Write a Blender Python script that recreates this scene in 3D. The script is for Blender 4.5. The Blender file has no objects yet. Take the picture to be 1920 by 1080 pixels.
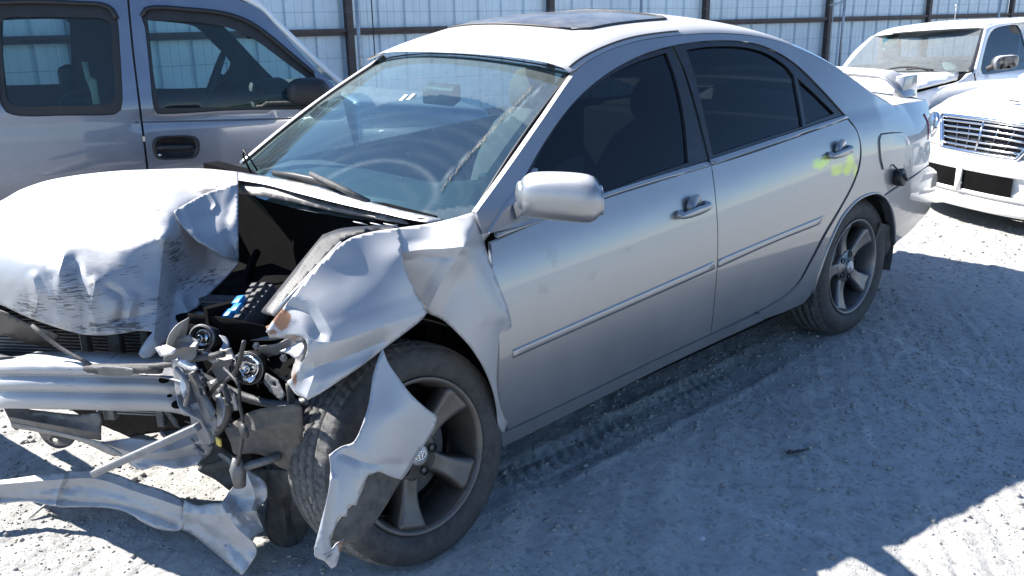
import bpy, bmesh, math, random
import numpy as np
from mathutils import Vector, Matrix, noise
from mathutils.geometry import delaunay_2d_cdt
random.seed(7); RNG = np.random.default_rng(7)
sc = bpy.context.scene
COL = sc.collection
# ------------------------------------------------------------------ camera
CC = np.array([3.80728344, 2.66090834, 1.52044248]); FPX = 1673.3254
RR = np.array([[-0.7320056552543883, 0.6810604423508657, -0.018010956122233933],
               [0.22074656593861516, 0.21208311588023065, -0.9519935428272827],
               [-0.6445453236987313, -0.7008405138284858, -0.30558779405388836]])
cd = bpy.data.cameras.new('camera'); cam = bpy.data.objects.new('camera', cd); COL.objects.link(cam)
cam.matrix_world = Matrix(((RR[0][0], -RR[1][0], -RR[2][0], CC[0]), (RR[0][1], -RR[1][1], -RR[2][1], CC[1]),
                           (RR[0][2], -RR[1][2], -RR[2][2], CC[2]), (0, 0, 0, 1)))
cd.sensor_width = 36; cd.lens = FPX / 1920 * 36; cd.clip_start = .05; cd.clip_end = 600
sc.camera = cam
# ------------------------------------------------------------------ sky, sun, exposure
SUN = Vector((.48, -.98, 1.0)).normalized()
w = bpy.data.worlds.new('World'); sc.world = w; w.use_nodes = True
nt = w.node_tree
sky = nt.nodes.new('ShaderNodeTexSky'); sky.sky_type = 'NISHITA'; sky.sun_disc = False
sky.sun_elevation = math.asin(SUN.z); sky.sun_rotation = math.atan2(SUN.x, SUN.y)
sky.air_density = 1.0; sky.dust_density = .0; sky.ozone_density = 6.5; sky.altitude = 300
nt.links.new(sky.outputs[0], nt.nodes['Background'].inputs[0]); nt.nodes['Background'].inputs[1].default_value = .088
sl = bpy.data.lights.new('sun', 'SUN'); sun = bpy.data.objects.new('sun', sl); COL.objects.link(sun)
sl.energy = 5.0; sl.angle = math.radians(.53); sl.color = (1, .955, .89)
sun.rotation_euler = SUN.to_track_quat('Z', 'Y').to_euler(); sun.location = (0, -6, 9)
sc.view_settings.view_transform = 'Standard'; sc.view_settings.look = 'None'
sc.view_settings.exposure = 1.5; sc.view_settings.gamma = 1

# ------------------------------------------------------------------ pixel <-> place
def ray(u, v): return np.array([(u - 960) / FPX, (v - 540) / FPX, 1.]) @ RR
def onp(u, v, ax, val):
    r = ray(u, v)
    if ax == 'd': return CC + r * val
    i = 'xyz'.index(ax); return CC + r * ((val - CC[i]) / r[i])
def proj(p):
    q = RR @ (np.asarray(p, float) - CC); return np.array([960 + FPX * q[0] / q[2], 540 + FPX * q[1] / q[2]])
def smooth_line(pts, step, closed=False, k=.5):
    """Catmull-Rom through pts, resampled about every step; a point given with a third value 1 is a sharp corner"""
    P = [np.array(p[:2], float) for p in pts]; sharp = [len(p) > 2 and p[2] == 1 for p in pts]
    n = len(P); out = []
    segs = n if closed else n - 1
    for i in range(segs):
        a, b = P[i], P[(i + 1) % n]
        pa = P[(i - 1) % n] if (closed or i > 0) and not sharp[i] else a
        pb = P[(i + 2) % n] if (closed or i + 2 < n) and not sharp[(i + 1) % n] else b
        L = np.linalg.norm(b - a); m = max(1, int(round(L / step)))
        ta = (b - pa) * k * (L / (np.linalg.norm(b - a) + np.linalg.norm(a - pa) + 1e-9)) * (2 if np.allclose(pa, a) else 2)
        tb = (pb - a) * k * (L / (np.linalg.norm(b - a) + np.linalg.norm(pb - b) + 1e-9)) * 2
        for j in range(m):
            t = j / m
            out.append((2*t**3 - 3*t*t + 1) * a + (t**3 - 2*t*t + t) * ta + (-2*t**3 + 3*t*t) * b + (t**3 - t*t) * tb)
    if not closed: out.append(P[-1])
    return np.array(out)
def inside(P, poly):
    x, y = P[:, 0], P[:, 1]; r = np.zeros(len(P), bool); n = len(poly)
    for i in range(n):
        a, b = poly[i], poly[(i + 1) % n]
        c = ((a[1] > y) != (b[1] > y))
        with np.errstate(divide='ignore', invalid='ignore'):
            r ^= c & (x < (b[0] - a[0]) * (y - a[1]) / (b[1] - a[1] + 1e-12) + a[0])
    return r
def cdt(outline, holes=(), lines=(), step=8.):
    vs, es = [], []
    def loop(L, closed):
        i0 = len(vs)
        for p in L: vs.append(Vector((float(p[0]), float(p[1]))))
        for i in range(len(L) - (0 if closed else 1)): es.append((i0 + i, i0 + (i + 1) % len(L)))
    loop(outline, True)
    for h in holes: loop(h, True)
    for l in lines: loop(l, False)
    lo, hi = outline.min(0), outline.max(0)
    g = []
    for j, y in enumerate(np.arange(lo[1], hi[1], step * .87)):
        for x in np.arange(lo[0] + (j % 2) * step / 2, hi[0], step): g.append((x, y))
    if g:
        g = np.array(g); g = g[inside(g, outline)]
        for h in holes: g = g[~inside(g, h)]
        E = np.array([v for v in vs])
        keep = np.ones(len(g), bool)
        for p in E: keep &= ((g - p) ** 2).sum(1) > (step * .55) ** 2
        for p in g[keep]: vs.append(Vector((float(p[0]), float(p[1]))))
    v2, e2, f2, *_ = delaunay_2d_cdt(vs, es, [], 0, 1e-6)
    V = np.array([tuple(v) for v in v2]); F = np.array([f for f in f2 if len(f) == 3])
    cen = V[F].mean(1); ok = inside(cen, outline)
    for h in holes: ok &= ~inside(cen, h)
    F = F[ok]
    used = np.unique(F); mp = -np.ones(len(V), int); mp[used] = np.arange(len(used))
    return V[used], mp[F]
def tps(ctrl, q, smooth=0):
    X = np.array([c[:2] for c in ctrl]) / 300.; Y = np.array([c[2] for c in ctrl]); n = len(X)
    def phi(r2): return r2 * np.log(np.maximum(r2, 1e-12)) * .5
    D = ((X[:, None] - X[None]) ** 2).sum(-1)
    A = np.zeros((n + 3, n + 3)); A[:n, :n] = phi(D) + smooth * np.eye(n); A[:n, n] = 1; A[:n, n+1:] = X; A[n, :n] = 1; A[n+1:, :n] = X.T
    s = np.linalg.lstsq(A, np.concatenate([Y, np.zeros(3)]), rcond=None)[0]
    Q = q / 300.; D = ((Q[:, None] - X[None]) ** 2).sum(-1)
    return phi(D) @ s[:n] + s[n] + Q @ s[n+1:]
def seg_dist(Q, a, b):
    ab = b - a; t = np.clip(((Q - a) @ ab) / (ab @ ab + 1e-12), 0, 1)
    return np.linalg.norm(Q - (a + t[:, None] * ab), axis=1)
def fract(p, s, o=3):
    return sum(noise.noise(Vector((p[0]*s*2**i, p[1]*s*2**i, p[2]*s*2**i + 7*i))) / 2**i for i in range(o))

# ------------------------------------------------------------------ objects
def put(name, V, F, mat, parent=None, smooth=True, attrs=None, uv=None, kind=None, thick=0, bevel=0, off=-1, sharp=0):
    V = np.asarray(V, float)
    if parent is not None: V = V - np.array(ORG[parent.name])
    me = bpy.data.meshes.new(name); me.from_pydata(V.tolist(), [], [tuple(int(i) for i in f) for f in F]); me.validate()
    if smooth: me.polygons.foreach_set('use_smooth', [True] * len(me.polygons))
    for k, a in (attrs or {}).items():
        at = me.attributes.new(k, 'FLOAT', 'POINT'); at.data.foreach_set('value', np.asarray(a, np.float32))
    if mat: me.materials.append(mat)
    o = bpy.data.objects.new(name, me); COL.objects.link(o)
    if parent is not None: o.parent = parent
    if kind: o['kind'] = kind
    if thick:
        m = o.modifiers.new('solid', 'SOLIDIFY'); m.thickness = thick; m.offset = off
    if sharp: me.set_sharp_from_angle(angle=sharp)
    if bevel:
        m = o.modifiers.new('bevel', 'BEVEL'); m.width = bevel; m.segments = 2; m.limit_method = 'ANGLE'; m.angle_limit = .6
    ORG[o.name] = ORG[parent.name] if parent is not None else (0, 0, 0)
    return o
ORG = {}
def thing(name, label, cat, loc=(0, 0, 0), group=None):
    o = bpy.data.objects.new(name, None); COL.objects.link(o); o.location = loc; ORG[o.name] = tuple(loc)
    o['label'] = label; o['category'] = cat
    if group: o['group'] = group
    return o
def tag(o, label, cat, group=None):
    o['label'] = label; o['category'] = cat
    if group: o['group'] = group
    return o
class MB:
    """collects boxes, tubes, lathes into one mesh"""
    def __init__(s): s.V = []; s.F = []
    def add(s, V, F):
        n = len(s.V); s.V += [tuple(map(float, v)) for v in V]; s.F += [tuple(int(i) + n for i in f) for f in F]; return s
    def hexa(s, b, t):
        return s.add(list(b) + list(t), [(3, 2, 1, 0), (4, 5, 6, 7)] + [(i, (i+1) % 4, 4 + (i+1) % 4, 4 + i) for i in range(4)])
    def box(s, c, ax, ay, az):
        c, ax, ay, az = (np.array(q, float) for q in (c, ax, ay, az))
        return s.hexa([c-ax-ay-az, c+ax-ay-az, c+ax+ay-az, c-ax+ay-az], [c-ax-ay+az, c+ax-ay+az, c+ax+ay+az, c-ax+ay+az])
    def tube(s, pts, r, n=8, cap=True, flat=1.):
        P = [np.array(p, float) for p in pts]; rs = r if hasattr(r, '__len__') else [r] * len(P)
        rings = []; up = np.array([0, 0, 1.])
        for i, p in enumerate(P):
            d = P[min(i+1, len(P)-1)] - P[max(i-1, 0)]; d /= np.linalg.norm(d) + 1e-12
            a = np.cross(d, up)
            if np.linalg.norm(a) < .1: a = np.cross(d, [1., 0, 0])
            a /= np.linalg.norm(a); b = np.cross(a, d)
            rings.append([p + rs[i] * (math.cos(t) * a + flat * math.sin(t) * b) for t in np.linspace(0, 2*math.pi, n, endpoint=False)])
        return s.loft(rings, True, cap)
    def loft(s, rings, closed=True, cap=True):
        n = len(rings[0]); V = [q for r in rings for q in r]; F = []
        for i in range(len(rings) - 1):
            for j in range(n if closed else n - 1):
                a, b = i*n + j, i*n + (j+1) % n; F.append((a, b, b + n, a + n))
        if cap and closed: F += [tuple(range(n))[::-1], tuple(range((len(rings)-1)*n, len(rings)*n))]
        return s.add(V, F)
    def build(s, name, mat, parent=None, **k): return put(name, s.V, s.F, mat, parent, **k)

def sheet(name, outline, ctrl, mat, parent=None, step=8., tents=(), holes=(), thick=.003, noise_amp=0, noise_s=14, corner=True, attr=None, lam=0, sharp=.5, **kw):
    """pressed or crumpled sheet metal: an outline and depth controls seen from the photograph's viewpoint, with ridges (tents)"""
    O = smooth_line(outline, step, True)
    H = [smooth_line(h, step, True) for h in holes]
    T = [(np.array(smooth_line(t[0], step)), t[1], t[2]) for t in tents]
    L = []
    for t, a, wd in T:
        m = inside(t, O); run = []
        for p, k in zip(t, m):
            if k: run.append(p)
            else:
                if len(run) > 1: L.append(np.array(run))
                run = []
        if len(run) > 1: L.append(np.array(run))
    Q, F = cdt(O, H, L, step)
    C = []
    for u, v, ax, val in ctrl:
        r = ray(u, v); i = 'xyz'.find(ax); s = val if ax == 'd' else (val - CC[i]) / r[i]; C.append((u, v, 1. / s))
    s = 1. / tps(C, Q, lam) if len(C) > 2 else np.full(len(Q), 1 / C[0][2])
    for t, a, wd in T:
        d = np.full(len(Q), 1e9)
        for i in range(len(t) - 1): d = np.minimum(d, seg_dist(Q, t[i], t[i+1]))
        s = s - a * np.clip(1 - d / wd, 0, 1)
    rays = np.stack([(Q[:, 0] - 960) / FPX, (Q[:, 1] - 540) / FPX, np.ones(len(Q))], 1) @ RR
    V = CC + rays * s[:, None]
    if noise_amp:
        nz = np.array([fract(p, noise_s) for p in V]); V = CC + rays * (s + noise_amp * nz)[:, None]
    # face the camera
    a, b, c = V[F[0][0]], V[F[0][1]], V[F[0][2]]
    flip = np.array([np.dot(np.cross(V[f[1]] - V[f[0]], V[f[2]] - V[f[0]]), CC - V[f[0]]) < 0 for f in F])
    F = np.where(flip[:, None], F[:, ::-1], F)
    at = {k: fn(Q, V) for k, fn in (attr or {}).items()}
    return put(name, V, F, mat, parent, thick=thick, attrs=at, sharp=sharp, **kw)

class Side:
    """the curved side of a vehicle: out(a, z) metres outward of a vertical plane"""
    def __init__(s, O, a, n, fn): s.O, s.a, s.n, s.fn = np.array(O, float), np.array(a, float), np.array(n, float), fn
    def pos(s, A, Z, o=0):
        return s.O + np.outer(A, s.a) + np.outer(np.array([s.fn(x, z) for x, z in zip(A, Z)]) + o, s.n) + np.outer(Z, [0, 0, 1.])
    def hit(s, u, v):
        r = ray(u, v); k = s.fn(1., .6)
        for _ in range(60):
            t = (k - (CC - s.O) @ s.n) / (r @ s.n); p = CC + r * t
            k = .5 * k + .5 * s.fn((p - s.O) @ s.a, p[2])
        return (p - s.O) @ s.a, p[2]
def area2(P): return .5 * np.sum(P[:, 0] * np.roll(P[:, 1], -1) - np.roll(P[:, 0], -1) * P[:, 1])
def inset(P, d):
    if area2(P) < 0: P = P[::-1]
    t = np.roll(P, -1, 0) - np.roll(P, 1, 0); t /= np.linalg.norm(t, axis=1)[:, None] + 1e-9
    return P + d * np.stack([-t[:, 1], t[:, 0]], 1)
def panel(name, side, outline, mat, parent, holes=(), step=.022, gap=.002, off=0., rim=.014, px=True, pxstep=9, attr=None, **kw):
    """body panel on a vehicle side, with turned-in edges"""
    def cv(L):
        L = smooth_line(L, pxstep if px else step, True)
        return np.array([side.hit(u, v) for u, v in L]) if px else L
    O = inset(cv(outline), gap); H = [inset(cv(h), -gap) for h in holes]
    Q, F = cdt(O, H, (), step)
    V = side.pos(Q[:, 0], Q[:, 1], off)
    e1 = np.cross(V[F[0][1]] - V[F[0][0]], V[F[0][2]] - V[F[0][0]])
    if e1 @ side.n < 0: F = F[:, ::-1]
    n = len(V); Vs = list(V); Fs = [tuple(f) for f in F]
    if rim:
        cnt = {}
        for f in Fs:
            for i in range(3): cnt[(f[i], f[(i+1) % 3])] = 1
        for (a, b) in list(cnt):
            if (b, a) not in cnt:
                i = len(Vs); inn = side.n * rim
                Vs += [V[a], V[b], V[b] - inn, V[a] - inn]; Fs.append((i + 1, i, i + 3, i + 2))
    at = None
    if attr:
        A = np.array(Vs); at = {k: fn(A) for k, fn in attr.items()}
    return put(name, Vs, Fs, mat, parent, attrs=at, **kw)

# ------------------------------------------------------------------ materials
class NT:
    def __init__(s, name):
        s.m = bpy.data.materials.new(name); s.m.use_nodes = True; s.t = s.m.node_tree; s.t.nodes.clear()
        s.out = s.n('ShaderNodeOutputMaterial')
    def n(s, t, **k):
        o = s.t.nodes.new(t)
        for a, b in k.items(): setattr(o, a, b)
        return o
    def l(s, a, b): s.t.links.new(a, b)
    def val(s, inp, v):
        if hasattr(v, 'is_linked') or hasattr(v, 'links'): s.l(v, inp)
        else: inp.default_value = v
    def co(s): return s.n('ShaderNodeTexCoord').outputs['Object']
    def noise(s, scale, detail=4, rough=.55, vec=None, out='Fac'):
        o = s.n('ShaderNodeTexNoise'); o.inputs['Scale'].default_value = scale; o.inputs['Detail'].default_value = detail
        o.inputs['Roughness'].default_value = rough; s.l(vec or s.co(), o.inputs['Vector']); return o.outputs[out]
    def ramp(s, f, stops):
        o = s.n('ShaderNodeValToRGB'); e = o.color_ramp.elements
        while len(e) < len(stops): e.new(.5)
        for i, (p, c) in enumerate(stops):
            e[i].position = p; e[i].color = (c, c, c, 1) if not hasattr(c, '__len__') else (*c, 1)
        s.l(f, o.inputs[0]); return o.outputs[0]
    def math(s, op, a, b=0., c=None):
        o = s.n('ShaderNodeMath', operation=op); s.val(o.inputs[0], a); s.val(o.inputs[1], b)
        if c is not None: s.val(o.inputs[2], c)
        return o.outputs[0]
    def mix(s, f, a, b):
        o = s.n('ShaderNodeMix', data_type='RGBA'); s.val(o.inputs[0], f)
        for i, v in ((6, a), (7, b)):
            if hasattr(v, '__len__') and not hasattr(v, 'links'): v = (*v[:3], 1)
            s.val(o.inputs[i], v)
        return o.outputs[2]
    def scale(s, vec, k):
        o = s.n('ShaderNodeMapping'); o.inputs['Scale'].default_value = k; s.l(vec, o.inputs[0]); return o.outputs[0]
    def attr(s, name): return s.n('ShaderNodeAttribute', attribute_name=name).outputs['Fac']
    def bump(s, h, st=.3, dist=.01):
        o = s.n('ShaderNodeBump'); o.inputs['Strength'].default_value = st; o.inputs['Distance'].default_value = dist; s.l(h, o.inputs['Height']); return o.outputs[0]
    def bsdf(s, col, rough=.5, metal=0., coat=0., coatr=.05, nrm=None, spec=.5):
        b = s.n('ShaderNodeBsdfPrincipled')
        if hasattr(col, '__len__') and not hasattr(col, 'links'): col = (*col[:3], 1)
        s.val(b.inputs['Base Color'], col); s.val(b.inputs['Roughness'], rough); s.val(b.inputs['Metallic'], metal)
        s.val(b.inputs['Coat Weight'], coat); b.inputs['Coat Roughness'].default_value = coatr; s.val(b.inputs['Specular IOR Level'], spec)
        if nrm is not None: s.l(nrm, b.inputs['Normal'])
        return b.outputs[0]
    def done(s, sh): s.l(sh, s.out.inputs[0]); return s.m
def simple(name, col, rough=.6, metal=0., var=.25, vs=9., bump=0., bs=60., coat=0., dust=0., spec=.5):
    t = NT(name); c = t.co()
    nz = t.noise(vs, 5, .6, c); k = t.ramp(nz, [(.3, 1 - var), (.7, 1 + var * .6)])
    mx = t.n('ShaderNodeMix', data_type='RGBA', blend_type='MULTIPLY'); mx.inputs[0].default_value = 1; mx.inputs[6].default_value = (*col, 1); t.l(k, mx.inputs[7])
    base = mx.outputs[2]
    if dust:
        d = t.ramp(t.noise(vs * 2.3, 6, .7, c), [(.35, 0.), (.75, dust)]); base = t.mix(d, base, (.28, .27, .255))
        rr = t.math('ADD', rough, t.math('MULTIPLY', d, .4))
    else: rr = rough
    nb = t.bump(t.noise(bs, 4, .6, c), bump, .004) if bump else None
    return t.done(t.bsdf(base, rr, metal, coat, .08, nb, spec))
def paint(name, col, metal, rough, scrape=False, dust=.15, yellow=False, coatk=1., up=.75):
    t = NT(name); c = t.co()
    fl = t.noise(900, 1, .5, c); base = t.mix(t.ramp(fl, [(.35, 0.), (.65, 1.)]), [q * .93 for q in col], [min(1, q * 1.06) for q in col])
    d = t.ramp(t.noise(5, 7, .65, c), [(.42, 0.), (.8, 1.)]); d = t.math('MULTIPLY', d, dust)
    sp = t.ramp(t.noise(85, 3, .6, c), [(.68, 0.), (.74, 1.)]); d = t.math('ADD', d, t.math('MULTIPLY', sp, dust * .55))
    me, ro = metal, rough
    g = t.n('ShaderNodeNewGeometry'); sx = t.n('ShaderNodeSeparateXYZ'); t.l(g.outputs['Normal'], sx.inputs[0])
    settled = t.ramp(sx.outputs[2], [(.62, 0.), (.97, up)]); settled = t.math('MULTIPLY', settled, t.ramp(t.noise(3.1, 5, .6, c), [(.2, .75), (.8, 1.15)])); d = t.math('MAXIMUM', d, settled)
    base = t.mix(d, base, (.56, .55, .53)); me = t.math('MULTIPLY', metal, t.math('SUBTRACT', 1., d)); ro = t.math('ADD', rough, t.math('MULTIPLY', d, .35))
    coat = t.math('MULTIPLY', coatk, t.math('MAXIMUM', 0., t.math('SUBTRACT', 1., t.math('MULTIPLY', d, 1.5)))); h = t.noise(2.2, 2, .5, c)
    hh = t.math('MULTIPLY', h, .5)
    if scrape:
        a = t.attr('scrape')
        v = t.scale(c, (24, 24, 210)); n1 = t.noise(1.0, 6, .7, v); n2 = t.noise(7, 4, .6, c)
        k = t.math('ADD', t.math('MULTIPLY', n1, .62), t.math('MULTIPLY', n2, .38)); k = t.math('ADD', k, t.math('MULTIPLY', a, .25))
        dark = t.ramp(k, [(.70, 0.), (.76, 1.)]); k2 = t.ramp(k, [(.59, 0.), (.71, .7)])
        base = t.mix(k2, base, (.34, .34, .35)); base = t.mix(dark, base, (.085, .085, .09))
        ro = t.math('ADD', ro, t.math('MULTIPLY', k2, .2)); coat = t.math('MULTIPLY', coat, t.math('SUBTRACT', 1., k2))
        me = t.math('MULTIPLY', me, t.math('SUBTRACT', 1., t.math('MULTIPLY', dark, .9)))
        hh = t.math('ADD', hh, t.math('MULTIPLY', k2, -.06))
        ru = t.ramp(t.math('ADD', t.math('MULTIPLY', t.attr('rust'), .5), t.math('MULTIPLY', t.noise(38, 5, .7, c), .6)), [(.62, 0.), (.72, 1.)])
        base = t.mix(ru, base, (.20, .10, .055)); me = t.math('MULTIPLY', me, t.math('SUBTRACT', 1., ru)); ro = t.math('ADD', ro, t.math('MULTIPLY', ru, .3))
    if yellow:
        a = t.attr('yellow'); n1 = t.noise(14, 5, .65, t.scale(c, (1, 1, 2.2))); y = t.ramp(t.math('ADD', t.math('MULTIPLY', a, .8), t.math('MULTIPLY', n1, .45)), [(.66, 0.), (.86, .85)])
        base = t.mix(y, base, (.52, .66, .06)); me = t.math('MULTIPLY', me, t.math('SUBTRACT', 1., t.math('MULTIPLY', y, .75)))
        b = t.attr('smudge'); s2 = t.ramp(t.math('ADD', t.math('MULTIPLY', b, .62), t.math('MULTIPLY', t.noise(45, 5, .7, c), .55)), [(.58, 0.), (.88, .42)])
        base = t.mix(s2, base, (.09, .085, .08)); me = t.math('MULTIPLY', me, t.math('SUBTRACT', 1., s2))
    nb = t.bump(hh, .10, .03)
    return t.done(t.bsdf(base, ro, me, coat, .04, nb))
def glass(name, tint, refl=1., dust=0., rough=.0, dcol=(.42, .42, .40), attr=None, spots=.0, rcol=(1, 1, 1)):
    t = NT(name); c = t.co()
    tr = t.n('ShaderNodeBsdfTransparent'); tr.inputs[0].default_value = (*tint, 1)
    gl = t.n('ShaderNodeBsdfGlossy'); gl.inputs['Roughness'].default_value = rough; gl.inputs['Color'].default_value = (*rcol, 1)
    fr = t.n('ShaderNodeFresnel'); fr.inputs[0].default_value = 1.5
    m = t.n('ShaderNodeMixShader'); t.l(t.math('MULTIPLY', fr.outputs[0], refl), m.inputs[0]); t.l(tr.outputs[0], m.inputs[1]); t.l(gl.outputs[0], m.inputs[2])
    sh = m.outputs[0]
    if dust or attr or spots:
        df = t.n('ShaderNodeBsdfDiffuse'); df.inputs[0].default_value = (*dcol, 1)
        n = t.ramp(t.noise(22, 6, .65, c), [(.25, .7), (.8, 1.25)])
        if attr: base = t.math('ADD', dust, t.attr(attr))
        else: base = t.math('ADD', dust, 0.)
        f = t.math('MULTIPLY', base, n)
        if spots:
            s = t.ramp(t.noise(130, 2, .5, c), [(.73, 0.), (.76, spots)]); f = t.math('ADD', f, s)
        m2 = t.n('ShaderNodeMixShader'); t.l(f, m2.inputs[0]); t.l(sh, m2.inputs[1]); t.l(df.outputs[0], m2.inputs[2]); sh = m2.outputs[0]
    return t.done(sh)
SILVER = paint('silver_paint', (.265, .27, .28), .74, .40, scrape=False, dust=.08)
SILVER_Y = paint('silver_paint_marked', (.265, .27, .28), .74, .40, dust=.08, yellow=True)
SILVER_S = paint('silver_paint_scraped', (.34, .345, .36), .45, .48, scrape=True, dust=.10, coatk=.2)
WHITE = simple('white_paint', (.80, .80, .79), .35, 0, .06, 4, coat=.6, dust=.12)
GREY2 = paint('grey_paint', (.16, .18, .23), .70, .36, dust=.12, up=.3)
BLACK = simple('black_plastic', (.015, .015, .017), .5, 0, .3, 12, .25, 300, dust=.035)
BLACKD = simple('dusty_black_plastic', (.030, .030, .032), .65, 0, .4, 12, .3, 120, dust=.28)
BLACKG = simple('black_gloss_frame', (.012, .012, .014), .25, 0, .2, 12, dust=.05)
DARK = simple('cavity_shade', (.006, .006, .0065), .9, 0, .3, spec=.04)  # near-black base stands in for the shade inside openings and cavities
RUBBER = simple('rubber', (.022, .022, .024), .7, 0, .3, 14, .35, 160, dust=.16)
RUBBER2 = simple('dusty_tread', (.055, .055, .056), .85, 0, .3, 20, .3, 160, dust=.5)
RIMF = simple('brake_dusted_alloy', (.105, .095, .088), .42, .6, .3, 9, dust=.22)
RIMR = simple('grey_alloy', (.17, .17, .175), .36, .75, .2, 9, dust=.18)
CHROME = simple('chrome', (.75, .76, .78), .10, 1., .08, 9, dust=.08)
STEEL = simple('scuffed_steel', (.21, .215, .23), .52, .6, .3, 16, .35, 50, dust=.45)
STEELD = simple('dull_dark_steel', (.14, .145, .155), .5, .55, .4, 16, .4, 60, dust=.35)
ALU = simple('pale_dented_aluminium', (.40, .41, .43), .55, .45, .2, 9, .3, 28, dust=.45)
PLATE = simple('dusty_primer_plate', (.26, .245, .225), .6, .2, .3, 14, .3, 40, dust=.5)
BLUEP = simple('blue_connector', (.02, .22, .52), .35, 0, .15, 9, dust=.1)
# ------------------------------------------------------------------ ground
def vnoise(X, Y, s, seed):
    g = np.random.default_rng(seed).random((256, 256)); x, y = X * s, Y * s
    xi, yi = np.floor(x).astype(int), np.floor(y).astype(int); fx, fy = x - xi, y - yi
    fx, fy = fx*fx*(3-2*fx), fy*fy*(3-2*fy); a = lambda i, j: g[(xi+i) % 256, (yi+j) % 256]
    return (a(0,0)*(1-fx) + a(1,0)*fx)*(1-fy) + (a(0,1)*(1-fx) + a(1,1)*fx)*fy - .5
def ground_z(X, Y):
    h = .030*vnoise(X, Y, 1.3, 1) + .013*vnoise(X, Y, 4.1, 2) + .007*vnoise(X, Y, 11, 3) + .0045*vnoise(X, Y, 27, 4) + .0040*vnoise(X, Y, 60, 5)
    # drag marks and old tracks in the yard's dust
    q = .82*X + .57*Y; p = -.57*X + .82*Y
    m = np.clip(vnoise(X, Y, .55, 8)*3 + .5, 0, 1)
    h += m*.010*vnoise(p*7, q*.55, 1.6, 6) + m*.006*vnoise(p*18, q*.9, 1.6, 7)
    # two fresh wheel ruts beside the sill, with tread bars pressed in
    for c0, wd in ((.70, .115),):
        c = c0 + .02*np.sin(X*.9); d = np.abs(Y - c); k = np.clip(1 - (d/wd)**4, 0, 1) * np.clip((2.3 - X)*2, 0, 1) * np.clip((X - .1)*2, 0, 1)
        bars = np.where(((X*1.0 + np.abs(Y - c)*.5) % .055) < .03, 1., 0.) * np.where((d % .06) < .045, 1, 0)
        edge = np.exp(-((d - wd)/.025)**2) * np.clip((2.3 - X)*2, 0, 1) * np.clip((X - .1)*2, 0, 1)
        h += k*(-.010 + .009*bars*np.clip(.6 + 2.2*vnoise(X, Y, 5, 31), 0, 1)) + .006*edge*np.clip(.7 + 2*vnoise(X, Y, 4, 32), 0, 1.4)
    # tracks in the sun at the lower right
    for o in (-.07, 0, .07, .14):
        d = np.abs(p - (.60 + o) + .0*q); h -= .010*np.exp(-(d/.015)**2)*np.clip((Y - 1.7)*4, 0, 1)
    far = np.clip((np.hypot(X, Y) - 14)/20, 0, 1)
    return h*(1 - far) - .004
def axis_pts(lo, hi, f0, f1, fine, coarse):
    a = list(np.arange(f0, f1, fine)); x, s = f1, fine
    while x < hi: a.append(x); s = min(s*1.12, coarse); x += s
    x, s = f0 - fine, fine; b = []
    while x > lo: b.append(x); s = min(s*1.12, coarse); x -= s
    return np.array(sorted(a + b + [lo, hi]))
gx, gy = axis_pts(-150, 150, -2.6, 3.75, .0135, 12), axis_pts(-150, 150, -.9, 2.25, .0125, 12)
X, Y = np.meshgrid(gx, gy, indexing='ij'); Z = ground_z(X, Y)
n1, n2 = X.shape; idx = np.arange(n1*n2).reshape(n1, n2)
Fq = np.stack([idx[:-1, :-1], idx[1:, :-1], idx[1:, 1:], idx[:-1, 1:]], -1).reshape(-1, 4)
pale = np.zeros(n1*n2)
PX = np.stack([X.ravel(), Y.ravel()], 1)
for L in ([(1600, 610), (1680, 640), (1760, 672), (1840, 705), (1925, 730)], [(1290, 905), (1330, 922), (1420, 965), (1500, 990), (1570, 1012)], [(1620, 770), (1700, 755), (1800, 762), (1925, 790)], [(1620, 790), (1640, 830)], [(1250, 780), (1230, 800)]):
    P = [onp(u, v, 'z', 0)[:2] for u, v in L]
    for a, b in zip(P[:-1], P[1:]): pale = np.maximum(pale, np.clip(1 - seg_dist(PX, a, b)/.022, 0, 1))
t = NT('ground_dust'); c = t.n('ShaderNodeNewGeometry').outputs['Position']
b1 = t.noise(.7, 6, .6, c); b2 = t.noise(14, 6, .7, c); b3 = t.noise(95, 4, .65, c)
k = t.math('ADD', t.math('MULTIPLY', b1, .35), t.math('ADD', t.math('MULTIPLY', b2, .4), t.math('MULTIPLY', b3, .25)))
base = t.ramp(k, [(.30, (.27, .264, .25)), (.5, (.37, .364, .348)), (.72, (.46, .452, .435))])
pb = t.n('ShaderNodeTexVoronoi'); pb.inputs['Scale'].default_value = 55; t.l(c, pb.inputs['Vector'])
pl = t.math('MULTIPLY', t.attr('pale'), t.ramp(t.noise(9, 5, .65, c), [(.35, 0.), (.6, .75)])); base = t.mix(pl, base, (.56, .55, .53))
gr = t.ramp(pb.outputs['Color'], [(.12, .72), (.3, 1.), (.9, 1.08)])
mm = t.n('ShaderNodeMix', data_type='RGBA', blend_type='MULTIPLY'); mm.inputs[0].default_value = .8; t.l(base, mm.inputs[6]); t.l(gr, mm.inputs[7])
hb = t.math('ADD', t.math('ADD', t.noise(40, 6, .7, c), t.math('MULTIPLY', t.noise(210, 3, .6, c), .45)), t.math('MULTIPLY', t.math('SUBTRACT', 1., pb.outputs['Distance']), .35))
GROUND = t.done(t.bsdf(mm.outputs[2], .95, 0, 0, .1, t.bump(hb, .7, .009), .2))
me = bpy.data.meshes.new('ground'); me.vertices.add(n1*n2); me.vertices.foreach_set('co', np.stack([X, Y, Z], -1).reshape(-1).astype(np.float32))
me.loops.add(len(Fq)*4); me.loops.foreach_set('vertex_index', Fq.reshape(-1).astype(np.int32)); me.polygons.add(len(Fq))
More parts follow.
